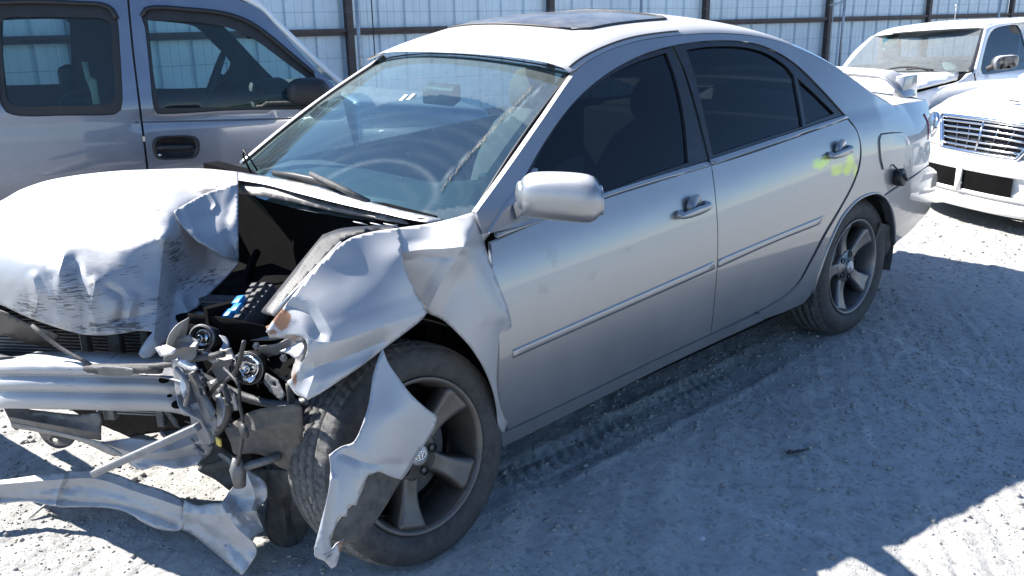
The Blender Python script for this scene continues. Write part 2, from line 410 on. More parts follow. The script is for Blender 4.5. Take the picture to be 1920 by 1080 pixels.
me.polygons.foreach_set('loop_start', np.arange(0, len(Fq)*4, 4, dtype=np.int32)); me.polygons.foreach_set('loop_total', np.full(len(Fq), 4, np.int32))
me.polygons.foreach_set('use_smooth', np.ones(len(Fq), bool)); me.update(); me.validate(); me.materials.append(GROUND)
me.attributes.new('pale', 'FLOAT', 'POINT').data.foreach_set('value', pale.astype(np.float32))
go = bpy.data.objects.new('ground', me); COL.objects.link(go); go['kind'] = 'structure'
# loose stones
def stones(name, n, region, smin, smax, mat, seed):
    r = np.random.default_rng(seed)
    ico = bmesh.new(); bmesh.ops.create_icosphere(ico, subdivisions=1, radius=1); BV = np.array([v.co[:] for v in ico.verts]); BF = np.array([[v.index for v in f.verts] for f in ico.faces]); ico.free()
    x = r.uniform(region[0], region[1], n); y = r.uniform(region[2], region[3], n)
    keep = vnoise(x, y, 1.1, 21) + vnoise(x, y, 3.1, 22)*.6 + r.uniform(-.5, .5, n) > -.05; x, y = x[keep], y[keep]; n = len(x)
    s = smin + (smax - smin) * r.random(n)**4.5
    V = BV[None] * (1 + r.uniform(-.28, .28, (n, len(BV), 1))) * (s[:, None] * np.stack([r.uniform(.8, 1.4, n), r.uniform(.7, 1.1, n), r.uniform(.45, .8, n)], -1))[:, None]
    a = r.uniform(0, 6.28, n); ca, sa = np.cos(a)[:, None], np.sin(a)[:, None]
    V = np.stack([V[..., 0]*ca - V[..., 1]*sa + x[:, None], V[..., 0]*sa + V[..., 1]*ca + y[:, None], V[..., 2] + (ground_z(x, y) + s*.2)[:, None]], -1).reshape(-1, 3)
    F = (BF[None] + (np.arange(n)*len(BV))[:, None, None]).reshape(-1, 3)
    me = bpy.data.meshes.new(name); me.vertices.add(len(V)); me.vertices.foreach_set('co', V.reshape(-1).astype(np.float32)); me.loops.add(len(F)*3)
    me.loops.foreach_set('vertex_index', F.reshape(-1).astype(np.int32)); me.polygons.add(len(F)); me.polygons.foreach_set('loop_start', np.arange(0, len(F)*3, 3, dtype=np.int32))
    me.polygons.foreach_set('loop_total', np.full(len(F), 3, np.int32)); me.update(); me.materials.append(mat)
    o = bpy.data.objects.new(name, me); COL.objects.link(o); o['kind'] = 'stuff'; return o
STONE = simple('stone', (.33, .315, .29), .95, 0, .35, 30, .4, 90, spec=.2)
tag(stones('gravel', 34000, (-4.5, 3.9, -1.6, 2.5), .002, .0125, STONE, 3), 'loose pale gravel and grit strewn over the dusty yard', 'gravel')

tag(stones('grit', 42000, (-1.6, 3.6, -.4, 2.3), .0016, .0065, STONE, 5), 'fine grey grit covering the dusty ground beside the wrecked sedan', 'grit')

# ------------------------------------------------------------------ metal wall behind
F0, F5 = np.array([-1.37, -5.32, 0.]), np.array([-13.86, -3.41, 0.]); FD = (F5 - F0)/5; FL = np.linalg.norm(FD); FU = FD/FL; FN = np.array([FU[1], -FU[0], 0.])
if FN[1] < 0: FN = -FN
PANEL = simple('pale_wall_sheet', (.66, .75, .79), .45, .0, .07, 2, dust=.18); BROWN = simple('brown_steel', (.055, .036, .036), .55, .2, .3, 5, dust=.18)
GALV = simple('galvanised', (.42, .44, .46), .45, .7, .2, 20, dust=.15); WIRE = simple('thin_wire', (.20, .21, .22), .5, .7, .1)
fence = thing('metal_wall', 'pale corrugated metal yard wall with dark brown posts and rails behind the vehicles', 'fence', tuple(F0))
zr = lambda k: 1.275 - .024*k
prof = []
x = 0
while x < FL - .01:
    for dx, dn in ((0, -.002), (.012, -.032), (.048, -.032), (.060, -.002), (.130, 0), (.137, -.005), (.149, -.005), (.156, 0), (.208, 0), (.215, -.005), (.227, -.005), (.234, 0)):
        if x + dx < FL - .012: prof.append((x + dx, dn))
    x += .305
prof.append((FL - .012, 0))
sheet_me = None
for k in range(-2, 8):
    if sheet_me is None:
        m = MB(); m.loft([[np.array(F0) + FU*(a + .006) + FN*(d - .055) + np.array([0, 0, z]) for a, d in prof] for z in (0., 1.22, 2.7)], False, False)
        o = m.build('wall_sheet', PANEL, fence, smooth=False); sheet_me = o.data
    else:
        o = bpy.data.objects.new('wall_sheet', sheet_me); COL.objects.link(o); o.parent = fence; ORG[o.name] = tuple(F0)
    o.location = tuple(FD*k)
    b = F0 + FD*k
    m = MB(); m.box(b + np.array([0, 0, 1.3]), FU*.037, FN*.037, (0, 0, 1.38)); m.build('post', BROWN, fence, smooth=False, bevel=.004)
    for z in (zr(k), 2.45, .35):
        m = MB(); a0, a1 = b + FU*.04, b + FD - FU*.04; dz = -.024 if z == zr(k) else 0
        u1 = (a1 - a0)/2 + np.array([0, 0, dz/2])
        m.box((a0+a1)/2 + np.array([0, 0, z + dz/2]) + FN*.0, u1, FN*.024, (0, 0, .017)); m.box((a0+a1)/2 + np.array([0, 0, z + dz/2 - .034]) - FN*.012, u1, FN*.012, (0, 0, .017))
        m.build('rail', BROWN, fence, smooth=False)
def fpt(u, off):   # ground point of pixel column u on a line parallel to the wall
    r = ray(u, 60); t = ((F0 + FN*off - CC) @ FN) / (r @ FN); p = CC + r*t; return np.array([p[0], p[1], 0])
G0, G1 = fpt(672, .30), fpt(1579, .30)
wf = thing('wire_fence', 'thin wire fence on slim galvanised posts standing in front of the metal wall', 'fence', tuple(G0))
gu = (G1 - G0)/np.linalg.norm(G1 - G0)
for g in (G0, G1, G0 - (G1 - G0)*.5, G1 + (G1-G0)*.55, (G0+G1)/2 + FN*(-.1)):
    m = MB(); m.tube([g, g + np.array([0, 0, 1.9])], .019, 10)
    for z in np.arange(.3, 1.9, .105): m.box(g + np.array([0, 0, z]) + FN*.018, gu*.006, FN*.004, (0, 0, .006))
    m.build('post', GALV, wf)
for z in (.62, .84, 1.07, 1.50, 1.80):
    m = MB(); P = [G0 - gu*5 + gu*x + np.array([0, 0, z - .017*x*.6 + .006*math.sin(x*1.7)]) + FN*.022 for x in np.linspace(0, 26, 60)]; m.tube(P, .0016, 5); m.build('wire', WIRE, wf)
m = MB()
for u in (700,):
    g = fpt(u, .31); m.tube([g, g + np.array([0, 0, 1.95])], .006, 6)
m.build('stay_wire', BLACK, wf)
m = MB(); g = G1 + np.array([0, 0, 1.44]); m.tube([g, g - gu*.16 + np.array([0, 0, -.03]), g - gu*.32 + np.array([0, 0, -.05])], .014, 8); m.tube([g - gu*.24 + np.array([0, 0, .02]), g - gu*.24 + np.array([0, 0, -.9])], .007, 6); m.build('latch_arm', GALV, wf)
# ------------------------------------------------------------------ wrecked silver sedan
car = thing('wrecked_sedan', 'wrecked silver four-door sedan with a crushed front end and buckled bonnet', 'car', (1.2, 0, 0))
_kz = np.array([.10, .20, .30, .44, .60, .76, .87, .952]); _ky = np.array([.775, .812, .848, .874, .884, .871, .846, .812])
_tz = np.linspace(.1, .952, 200)
def _cub(x, X, Y):
    m = np.gradient(Y, X); i = np.clip(np.searchsorted(X, x) - 1, 0, len(X)-2); h = X[i+1]-X[i]; t = (x - X[i])/h
    return (2*t**3-3*t*t+1)*Y[i] + (t**3-2*t*t+t)*h*m[i] + (-2*t**3+3*t*t)*Y[i+1] + (t**3-t*t)*h*m[i+1]
_ty = np.array([_cub(q, _kz, _ky) for q in _tz])
def belt(x): return .952 + (1.132 - max(min(x, 2.4), .12))*.0655
def car_y(x, z):
    zb = belt(x); zr = z - (zb - .952)*min(1, max(0, (z - .3)/.65))
    if zr <= .952: y = float(np.interp(zr, _tz, _ty)) if zr > .1 else .775
    else:
        d = zr - .952; y = .805 - .50*d - .22*d*d
    if x < -.15: y -= .165*min(1.1, -.15 - x)**2 + .07*min(1, max(0, (zr - .80)/.2))*min(1, (-.15 - x)/.4)
    if x < .3 and zr > .952: y += .05*min(1, (.3 - x)/.9)*min(1, (zr-.952)/.2)
    return y
SD = Side((0, 0, 0), (1, 0, 0), (0, 1, 0), car_y)
def hit3(u, v, o=0): a, z = SD.hit(u, v); return np.array([a, car_y(a, z) + o, z])
def spot(lst, name):
    return lambda V: np.array([max([max(0., 1 - math.hypot((p[0]-s[0])/s[2], (p[2]-s[1])/s[3])) for s in lst]) for p in V])
hh = SD.hit(1578, 297); hy = SD.hit(1545, 318); hs = SD.hit(1490, 345)
YEL = [(*SD.hit(u, v), rx, rz) for u, v, rx, rz in ((1594, 302, .10, .08), (1604, 318, .06, .09), (1570, 318, .16, .06), (1538, 306, .18, .06), (1552, 296, .12, .04), (1588, 322, .10, .05))]
SMD = [(*SD.hit(1490, 360), .02, .05), (*SD.hit(1300, 378), .03, .05), (*SD.hit(1035, 480), .05, .08), (*SD.hit(1018, 545), .05, .05), (*SD.hit(1180, 470), .05, .03), (*SD.hit(1110, 515), .05, .04), (*SD.hit(1440, 420), .12, .015), (*SD.hit(1545, 395), .05, .03), (*SD.hit(1400, 560), .1, .02)]
pat = {'yellow': spot(YEL, 'y'), 'smudge': spot(SMD, 's')}
split = [(1334, 312), (1340, 355), (1344, 400), (1346, 450), (1344, 510), (1340, 560), (1333, 625)]
fd = panel('front_door', SD, [(920, 455, 1), (1020, 412), (1140, 369), (1230, 341), (1334, 310, 1)] + split[1:-1] + [(1333, 626, 1), (1240, 669), (1150, 712), (1050, 760), (952, 806, 1), (935, 740), (935, 640), (925, 540)], SILVER_Y, car, step=.03, gap=.0022, attr=pat)
rd = panel('rear_door', SD, [(1334, 310, 1), (1400, 290), (1500, 255), (1588, 223, 1), (1606, 245), (1613, 275), (1610, 310), (1598, 345), (1575, 388), (1545, 438), (1518, 490), (1495, 530), (1465, 558), (1420, 584), (1333, 626, 1)] + split[1:-1][::-1], SILVER_Y, car, step=.03, gap=.0022, attr=pat)
qp = panel('rear_quarter', SD, [(1588, 219, 1), (1606, 242), (1615, 275), (1613, 310), (1601, 346), (1578, 390), (1549, 440), (1521, 492), (1498, 532), (1468, 561), (1424, 587), (1434, 598, 1), (1470, 585), (1506, 569, 1), (1521, 551), (1537, 507), (1553, 462), (1576, 412), (1595, 387), (1614, 371), (1642, 362), (1656, 366, 1), (1687, 345), (1715, 327), (1741, 309, 1), (1745, 280), (1746, 250), (1744, 226), (1741, 200), (1736, 187, 1), (1700, 194), (1675, 199, 1), (1640, 178), (1600, 150), (1560, 122), (1500, 92), (1450, 75), (1400, 66), (1330, 63), (1250, 69), (1190, 79), (1140, 96), (1100, 117), (1077, 138), (1020, 220), (950, 320), (893, 398, 1), (905, 440, 1), (925, 432, 1), (960, 375), (1020, 268), (1075, 193), (1130, 144), (1190, 109), (1250, 88), (1320, 77), (1390, 77), (1440, 89), (1490, 118), (1540, 166)], SILVER_Y, car, step=.026, gap=.0005, rim=.02, attr=pat)
sk = panel('sill', SD, [(940, 815, 1), (952, 809), (1050, 763), (1150, 715), (1240, 672), (1333, 629), (1424, 588, 1), (1434, 599, 1), (1420, 606), (1335, 645), (1240, 690), (1150, 735), (1050, 785), (968, 826), (942, 838, 1)], SILVER, car, step=.03, gap=.001, rim=.06)
rb = panel('rear_bumper', SD, [(1657, 368, 1), (1687, 348), (1715, 330), (1742, 311), (1757, 322, 1), (1758, 335), (1752, 365), (1743, 392), (1715, 425), (1695, 444), (1679, 455, 1), (1680, 430), (1676, 400), (1667, 378)], SILVER, car, step=.025, gap=.002, rim=.05)
# dark inner shell so that gaps and wheel housings read as depth
m = MB()
xs = np.linspace(-1.02, 2.15, 24); zs = np.linspace(.16, .93, 10)
for sgn in (1, -1):
    m.loft([[np.array([x, sgn*(car_y(x, z) - (.03 if sgn > 0 else .0)), z]) for z in zs] for x in xs if True], False, False)
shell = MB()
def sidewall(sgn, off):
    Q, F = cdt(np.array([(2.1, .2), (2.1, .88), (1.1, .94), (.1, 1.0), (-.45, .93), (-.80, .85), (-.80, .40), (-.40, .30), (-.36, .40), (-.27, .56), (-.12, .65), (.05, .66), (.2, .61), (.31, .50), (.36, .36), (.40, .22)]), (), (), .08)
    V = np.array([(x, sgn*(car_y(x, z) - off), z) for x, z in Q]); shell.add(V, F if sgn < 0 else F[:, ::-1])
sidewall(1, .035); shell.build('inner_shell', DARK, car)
shell = MB(); sidewall(-1, .0); shell.build('far_side', SILVER, car)
m = MB(); m.box((.78, 0, .25), (1.36, 0, 0), (0, .74, 0), (0, 0, .03)); m.build('floor_pan', DARK, car, smooth=False)
# wheel housing behind the rear wheel
m = MB()
ar = [np.array([-.02 + .375*math.cos(a), 0, .325 + .375*math.sin(a)]) for a in np.linspace(-.25, math.pi + .25, 24)]
m.loft([[p + np.array([0, y, 0]) for p in ar] for y in (.84, .45)], False, False); m.loft([ar_ + np.array([0, .45, 0]) for ar_ in ar] and [[p + np.array([0, .45, 0]) for p in ar], [np.array([-.02, .45, .3])]*24], False, False)
m.build('rear_wheel_housing', BLACKD, car)
# belt trims and mouldings
def strip(name, top, bot, mat, o=.004, th=.01, n=3, bulge=.004, parent=None, st=2):
    A = smooth_line(top, st); B = smooth_line(bot, st)
    A = np.array([A[int(round(i))] for i in np.linspace(0, len(A)-1, 30)]); B = np.array([B[int(round(i))] for i in np.linspace(0, len(B)-1, 30)])
    rows = []
    for a, b in zip(A, B):
        row = []
        for q in np.linspace(0, 1, n + 2):
            p = a*(1-q) + b*q; P = hit3(p[0], p[1], 0); k = o + bulge*math.sin(math.pi*q); P[1] += k; row.append(P)
        f, l = row[0].copy(), row[-1].copy(); f[1] -= th; l[1] -= th; rows.append([f] + row + [l])
    m = MB(); m.loft(rows, False, False)
    # end caps
    nn = len(rows[0]); m.F += [tuple(range(nn))[::-1], tuple(range((len(rows)-1)*nn, len(rows)*nn))]
    return m.build(name, mat, parent or car)
strip('belt_trim', [(930, 437), (1140, 361), (1327, 303)], [(930, 446), (1140, 368), (1330, 310)], SILVER, parent=fd)
strip('belt_trim', [(1333, 300), (1460, 258), (1586, 216)], [(1336, 308), (1460, 266), (1588, 222)], SILVER, parent=rd)
strip('moulding', [(962, 656), (1150, 573), (1338, 490)], [(962, 671), (1150, 588), (1340, 504)], SILVER, .003, .004, 2, .0004, fd)
strip('moulding', [(1348, 486), (1450, 443), (1545, 404)], [(1346, 502), (1450, 455), (1535, 421)], SILVER, .003, .004, 2, .0004, rd)
# side glazing: black frames with tinted panes set in
TINT = glass('tinted_pane', (.025, .034, .038), .75, .006, .0, (.3, .33, .36), spots=.12)
fo = [(922, 434, 1), (960, 377), (1020, 270), (1075, 195), (1130, 146), (1190, 111), (1262, 88, 1), (1282, 130), (1303, 200), (1318, 260), (1329, 301, 1), (1230, 333), (1140, 361)]
fi = [(1000, 345, 1), (1002, 316), (1030, 262), (1082, 192), (1135, 149), (1190, 120), (1252, 99, 1), (1270, 150), (1285, 220), (1293, 305, 1), (1215, 331), (1130, 360), (1125, 345), (1060, 330)]
ff = panel('window_frame', SD, fo, BLACKG, fd, [fi], step=.03, gap=.0005, off=-.006)
panel('pane', SD, [(985, 400, 1), (1000, 314), (1030, 258), (1080, 188), (1135, 145), (1190, 116), (1256, 95, 1), (1274, 150), (1289, 220), (1297, 308, 1), (1130, 366)], TINT, fd, step=.04, gap=-.004, off=-.016, rim=.004)
ro = [(1266, 87, 1), (1320, 79), (1390, 79), (1440, 91), (1490, 120), (1540, 168), (1586, 215, 1), (1460, 257), (1333, 300, 1), (1322, 255), (1305, 190), (1285, 128)]
ri = [(1290, 94, 1), (1330, 88), (1388, 88), (1434, 98), (1474, 122), (1491, 142, 1), (1500, 190), (1508, 237, 1), (1420, 265), (1339, 291, 1), (1328, 240), (1310, 160)]
ri2 = [(1497, 146, 1), (1530, 176), (1567, 213, 1), (1513, 233, 1), (1506, 185)]
rf = panel('window_frame', SD, ro, BLACKG, rd, [ri, ri2], step=.03, gap=.0005, off=-.006)
panel('pane', SD, [(1287, 91, 1), (1330, 84), (1388, 84), (1437, 94), (1480, 120), (1530, 168), (1573, 213, 1), (1420, 269), (1337, 295, 1), (1326, 240), (1308, 160)], TINT, rd, step=.04, gap=-.003, off=-.016, rim=.004)
# bright lines along the door frames
# ---- roof
rail_px = smooth_line([(1072, 136), (1100, 115), (1140, 95), (1190, 78), (1250, 68), (1330, 62), (1400, 65), (1450, 74), (1500, 91), (1560, 121), (1600, 149), (1640, 177), (1675, 198)], 10)
rail = np.array([hit3(*p) for p in rail_px])
def rail_at(x): o = np.argsort(rail[:, 0]); return np.array([x, np.interp(x, rail[o, 0], rail[o, 1]), np.interp(x, rail[o, 0], rail[o, 2])])
XH = rail[0, 0]
def herm(r, T0, c, T1, s): return (2*s**3-3*s*s+1)*r + (s**3-2*s*s+s)*T0 + (-2*s**3+3*s*s)*c + (s**3-s*s)*T1
def crown(x): return .085 if x < 1.3 else .085 - .10*(x - 1.3)
def roof_row(r, H, dx, n=16, groove=True):
    c = np.array([r[0] + dx, 0, r[2] + H]); rows = []
    for s in np.linspace(0, 1, n):
        p = herm(r, np.array([0, -.10, .13]), c, np.array([0, -r[1]*1.15, 0]), s); rows.append(p)
    full = rows + [p*np.array([1, -1, 1]) for p in rows[-2::-1]]
    return full
RX = np.linspace(XH + .012, .30, 44)
def rrow(x): 
    r = rail_at(x); return roof_row(r, crown(x), .055*max(0, (x - .2)/1.4))
m = MB(); m.loft([rrow(x) for x in RX], False, False)
roof = m.build('roof', SILVER, car)
def roof_pt(x, y, o=0.):
    R0 = rrow(x); ys = [p[1] for p in R0]; k = np.interp(-y, [-q for q in ys], range(len(R0))); i = int(min(k, len(R0)-2)); f = k - i
    p = R0[i]*(1-f) + R0[i+1]*f; return p + np.array([0, 0, o])
# dark drip channels
for sg in (1, -1):
    m = MB(); P = []
    for x in np.linspace(XH - (.01 if sg > 0 else .10), .98, 30):
        r = rrow(x); p = (r[1]*.6 + r[2]*.4) * np.array([1, sg, 1]); P.append(p + np.array([0, 0, .0005]))
    m.tube(P, .0045, 6); m.build('drip_channel', BLACK, car)
# sunroof
SUNR = simple('dusty_dark_sunroof', (.06, .063, .07), .35, 0, .15, 3, coat=.35, dust=.7)
m = MB(); rows = []
for x in np.linspace(1.34, .83, 14):
    w = .40; e = min(1, min(1.34 - x, x - .83)/.06); w -= .05*(1 - math.sqrt(max(0, 1-(1-e)**2)))
    rows.append([roof_pt(x + .03*(1 - (y/.4)**2), y, .0035) for y in np.linspace(w, -w, 13)])
m.loft(rows, False, False); sr = m.build('sunroof', SUNR, roof)
m = MB(); rim_ = [rows[0][j] for j in range(13)] + [r[-1] for r in rows[1:]] + [rows[-1][j] for j in range(11, -1, -1)] + [r[0] for r in rows[-2:0:-1]]
m.tube(rim_ + [rim_[0]], .005, 6); m.build('sunroof_seal', BLACK, roof)
# rear glass, boot lid
bx = np.linspace(.30, -.34, 14); m = MB(); rows = []
for x in bx:
    r = rail_at(x); q = (x + .34)/.64; rows.append(roof_row(r, .05 + .035*q, -.10*(1-q) - .02))
m.loft(rows, False, False)
m.build('rear_window', glass('rear_pane', (.09, .11, .12), 1., .05, 0.), car)
def across(L, H, dx, n=10, rnd=.08):
    """rows running across the car between an edge curve and its mirror image"""
    m = MB(); rows = []
    for r in L:
        rows.append([np.array([r[0] + dx*(1 - (y/1.)**2)*min(1, (1 - abs(y))/.25 + .15), r[1]*y, r[2] + H*(1 - y*y)]) for y in np.linspace(1, -1, 2*n + 1)])
    m.loft(rows, False, False); return m
tail = [hit3(*p, -.002) for p in ((1640, 177), (1660, 189), (1675, 198), (1700, 193), (1720, 190), (1736, 187))]
boot = across(tail, .030, -.05).build('boot_lid', SILVER, car)
face = [hit3(*p, -.002) for p in ((1736, 187), (1741, 200), (1744, 226), (1746, 250), (1746, 265), (1745, 280), (1741, 309))]
across(face, .0, -.13).build('boot_face', SILVER, car)
across([hit3(*p, -.002) for p in ((1741, 310), (1757, 322), (1758, 335), (1756, 350), (1752, 365), (1743, 392), (1715, 425), (1695, 444), (1680, 455))], .0, -.16).build('bumper_face', SILVER, rb)
m = MB(); m.box((-.58, 0, .56), (.20, 0, 0), (0, .55, 0), (0, 0, .24)); m.build('boot_sun_block', DARK, car, smooth=False)  # unseen block added to stop sun leaking through the boot
# spoiler
m = MB(); rows = []
for y in np.linspace(.60, -.60, 25):
    e = abs(y)/.6; d = 1 if e < .84 else math.sqrt(max(.02, 1 - ((e-.84)/.165)**2)); zz = 1.125 - .012*e*e - (.105*(max(0, e-.74)/.26)**2); xx = -.985 + .06*e*e
    pr = [(.095, -.010), (.06, .010), (0, .018), (-.07, .016), (-.105, .008), (-.11, -.014), (-.05, -.024), (.05, -.022)]
    rows.append([np.array([xx + a*(.75 + .25*d), y, zz + b*(.6 + .4*d)]) for a, b in pr])
m.loft(rows); sp = m.build('spoiler', SILVER, car)
for sg in (1, -1):
    m = MB(); m.loft([[np.array([-.97 + a*k, sg*(.56 + b), z]) for a, b in ((.08, .02), (-.09, .02), (-.09, -.03), (.08, -.03))] for z, k in ((.985, 1.15), (1.06, .95), (1.115, .9))]); m.build('spoiler_foot', SILVER, car, bevel=.006)
# tail lamp
m = MB(); rows = []
for v in (214, 230, 246, 262):
    u = {214: 1735, 230: 1743, 246: 1744, 262: 1743}[v]; p = hit3(u - 4, v, .004); rows.append([p, p + np.array([-.06, -.02, 0]), p + np.array([-.10, -.12, 0]), p + np.array([-.05, -.1, 0])])
m.loft(rows); m.build('tail_lamp', simple('red_lens', (.35, .02, .03), .15, 0, .1, coat=1.), car)

# ---- windscreen
WB = hit3(893, 398); WBx, WBy, WBz = 2.175, .70, .925
HY = .548; H0 = np.array([XH + .01, HY, rail_at(XH)[2] - .0])
p0 = onp(1071, 135, 'y', HY)
def ws(s, t):
    h = np.array([p0[0] + .075*(1 - s*s), HY*s, p0[2] + .042*(1 - s*s)]); b = np.array([WBx + .20*(1 - s*s), WBy*s, WBz - .01 + .01*(1 - s*s)])
    p = h*(1 - t) + b*t; return p + np.array([.5, 0, .86])*.022*math.sin(math.pi*min(1, t))*(1 - .3*s*s)
NS, NTT = 120, 90
Sv, Tv = np.meshgrid(np.linspace(-1, 1, NS), np.linspace(-.0, 1.06, NTT), indexing='ij')
WV = np.array([ws(a, b) for a, b in zip(Sv.ravel(), Tv.ravel())]); ii = np.arange(NS*NTT).reshape(NS, NTT)
WF = np.stack([ii[:-1, :-1], ii[1:, :-1], ii[1:, 1:], ii[:-1, 1:]], -1).reshape(-1, 4)
s_, t_ = Sv.ravel(), Tv.ravel()
X_, Y_ = s_*.66, (1 - t_)*.80
dust = np.full(len(s_), .07)
def arc(cx, cy, r0, r1, a0, a1):
    d = np.hypot(X_ - cx, Y_ - cy); a = np.degrees(np.arctan2(Y_ - cy, X_ - cx)); return (d > r0) & (d < r1) & (a > a0) & (a < a1)
# unswept dusty margins, swept fans of two wipers (driver side at s>0)
sw = arc(.32, -.06, .10, .62, 20, 172) | arc(-.30, -.06, .10, .58, 28, 178)
dust = np.where(sw, .03, .15)
dust += np.where(sw, .022*np.clip(np.sin(np.hypot(X_ - .32, Y_ + .06)*95 + 2*np.sin(X_*9))*np.sin(X_*7 + 1), 0, 1), 0)
dust += .02*np.clip(1 - np.abs(np.hypot(X_ - .34, Y_ - .02) - .30)/.012, 0, 1)*(Y_ < .5)
dust += .10*np.exp(-((np.hypot(X_ - .33, (Y_ - .05)*1.3) - .21)/.010)**2)
dust += .04*np.clip(1 - t_*1.0, 0, 1)*0
seg = lambda a, b, w: np.clip(1 - seg_dist(np.stack([X_, Y_], 1), np.array(a), np.array(b))/w, 0, 1)
dust += .25*seg((.60, .70), (.52, .13), .007)
dust = np.clip(dust, 0, .9)
WSG = glass('dusty_windscreen', (.40, .60, .60), .22, 0., .0, (.40, .46, .46), 'dust', spots=.28, rcol=(.70, .96, .95))
wsh = put('windscreen', WV, WF, WSG, car, attrs={'dust': dust})
# frit band and rubber around the glass
m = MB()
def edge_band(s0, s1, t0, t1, o=-.004):
    rows = [[ws(a, b) + np.array([0, 0, o]) for a in np.linspace(s0, s1, 30)] for b in np.linspace(t0, t1, 14)]; m.loft(rows, False, False)
edge_band(-1.0, -.955, 0, 1.0); edge_band(.955, 1.0, 0, 1.0); edge_band(-.955, .955, 0, .018); edge_band(-.955, .955, .93, 1.04)
m.build('frit_band', simple('frit', (.012, .012, .014), .4), wsh)
for s0 in (1.012, -1.012):
    m = MB(); m.tube([ws(s0, t) + np.array([0, 0, .004]) for t in np.linspace(.02, 1.0, 30)], .007, 6); m.build('glass_seal', BLACK, wsh)
m = MB(); m.tube([ws(s, -.008) + np.array([0, 0, .002]) for s in np.linspace(-.97, .97, 30)], .003, 6); m.build('glass_seal', BLACK, wsh)
m = MB(); m.tube([ws(-1.045, t) + np.array([-.004, 0, .004]) for t in np.linspace(-.03, 1.02, 30)], .020, 8, True, .7); m.build('windscreen_pillar', SILVER, car)
# crusty strip of old tape residue near the driver's pillar
m = MB(); r = random.Random(4)
for i in range(70):
    t = .16 + .70*i/69; s = .862 - .06*(t - .16) + r.uniform(-.004, .004) ; p = ws(s, t) + np.array([.002, 0, .004]); q = ws(s + .005 + r.uniform(0, .009)*(1 if t < .6 else .4), t + .004) + np.array([.002, 0, .004]); k = ws(s + .004, t + .014) + np.array([.002, 0, .006]); m.add([p, q, k, (p+q+k)/3 + np.array([.002, 0, .003])], [(0, 1, 3), (1, 2, 3), (2, 0, 3)])
m.build('tape_residue', simple('tan_residue', (.25, .20, .155), .9, 0, .3, 60), wsh)
# stickers
for (u, v) in ((760, 184), (771, 183)):
    pass
def ws_hit(u, v):
    r = ray(u, v); best = None; d = np.linalg.norm(np.cross(WV - CC, r/np.linalg.norm(r)), axis=1); return WV[np.argmin(d)]
for u, v in ((758, 183), (770, 183)):
    p = ws_hit(u, v); m = MB(); up = np.array([-.84, 0, .54]); n = np.array([.5, 0, .86]); m.box(p + n*.002, (0, .010, 0), up*.017, n*.0006); m.build('sticker', simple('white_sticker', (.75, .76, .74), .6, 0, .05), wsh)
# inside mirror mount
m = MB(); p = ws_hit(815, 160); m.box(p - np.array([.03, 0, .03]), (.02, 0, -.01), (0, .09, 0), (0, 0, .03)); m.build('inner_mirror', BLACK, car, bevel=.01)
# wiper (driver side): arm and blade
p1, p2, p3 = ws_hit(520, 332), ws_hit(600, 350), ws_hit(662, 370)
n = np.array([.45, 0, .89])
m = MB(); m.tube([p1 + n*.022, (p1+p2)/2 + n*.028, p2 + n*.026, p3 + n*.02], .008, 6, True, 1.3); m.tube([p1 + n*.012, p2 + n*.012, p3 + n*.010], .005, 5); wip = m.build('wiper_blade', BLACK, car)
m = MB(); m.tube([ws_hit(592, 344) + n*.04, ws_hit(640, 372) + n*.05, ws_hit(700, 392) + n*.03], [.007, .009, .011], 8); m.build('wiper_arm', BLACKD, car)
m = MB(); a, b = ws_hit(474, 326) + n*.01, ws_hit(484, 326) + n*.012; m.tube([a, a + n*.05 + np.array([0, .0, .02]), (a+b)/2 + n*.07 + np.array([0, 0, .02]), b + n*.04, b], .004, 6); m.build('washer_loop', BLACK, car)
# ---- cabin
CAB = simple('cabin_trim', (.045, .047, .05), .8, 0, .2, 8); CLOTH = simple('seat_cloth', (.075, .08, .08), .85, 0, .25, 14)
m = MB(); rows = []
for y in np.linspace(.72, -.72, 21):
    hump = .05*math.exp(-((y - .36)/.16)**2); e = 1 - (y/.76)**4; rows.append([np.array([x, y, z + hump*(x < 2.05)]) for x, z in ((2.30, .86), (2.1, .895 - .02*(1-e)), (1.95, .90), (1.80, .885), (1.73, .84), (1.72, .70), (1.74, .5))])
m.loft(rows, False, False); m.build('dashboard', CAB, car)
def seat(y, x=1.12):
    m = MB()
    def slab(cx, cz, L, tilt, w0, w1, th):
        rows = []
        for q in np.linspace(0, 1, 9):
            e = math.sin(math.pi*min(1, max(0, q*.9 + .08)))**.35; w = (w0*(1-q) + w1*q)*e; T = th*e; cxq = cx - math.sin(tilt)*L*q; czq = cz + math.cos(tilt)*L*q
            rows.append([np.array([cxq + math.cos(t)*T, y + w*math.copysign(abs(math.sin(t))**.6, math.sin(t)), czq + math.cos(t)*T*math.sin(tilt)]) for t in np.linspace(0, 2*math.pi, 16, endpoint=False)])
        m.loft(rows)
    slab(x, .48, .60, .32, .25, .21, .07); slab(x - .215, 1.05, .19, .25, .14, .12, .05)
    m.tube([(x - .18, y + .05, 1.0), (x - .22, y + .05, 1.12)], .008); m.tube([(x - .18, y - .05, 1.0), (x - .22, y - .05, 1.12)], .008)
    return m
seat(.37).build('front_seat', CLOTH, car); seat(-.37).build('front_seat', CLOTH, car)
m = MB(); m.box((.15, 0, .66), (.10, 0, 0), (0, .62, 0), (.0, 0, .32)); m.box((-.12, 0, .985), (.22, 0, 0), (0, .62, 0), (0, 0, .012)); m.build('rear_seat', CLOTH, car, bevel=.04)
m = MB(); cs, ns = np.array([1.60, .37, .86]), np.array([.42, 0, -.91]); e1 = np.array([0, 1., 0]); e2 = np.cross(ns, e1); e2 /= np.linalg.norm(e2)
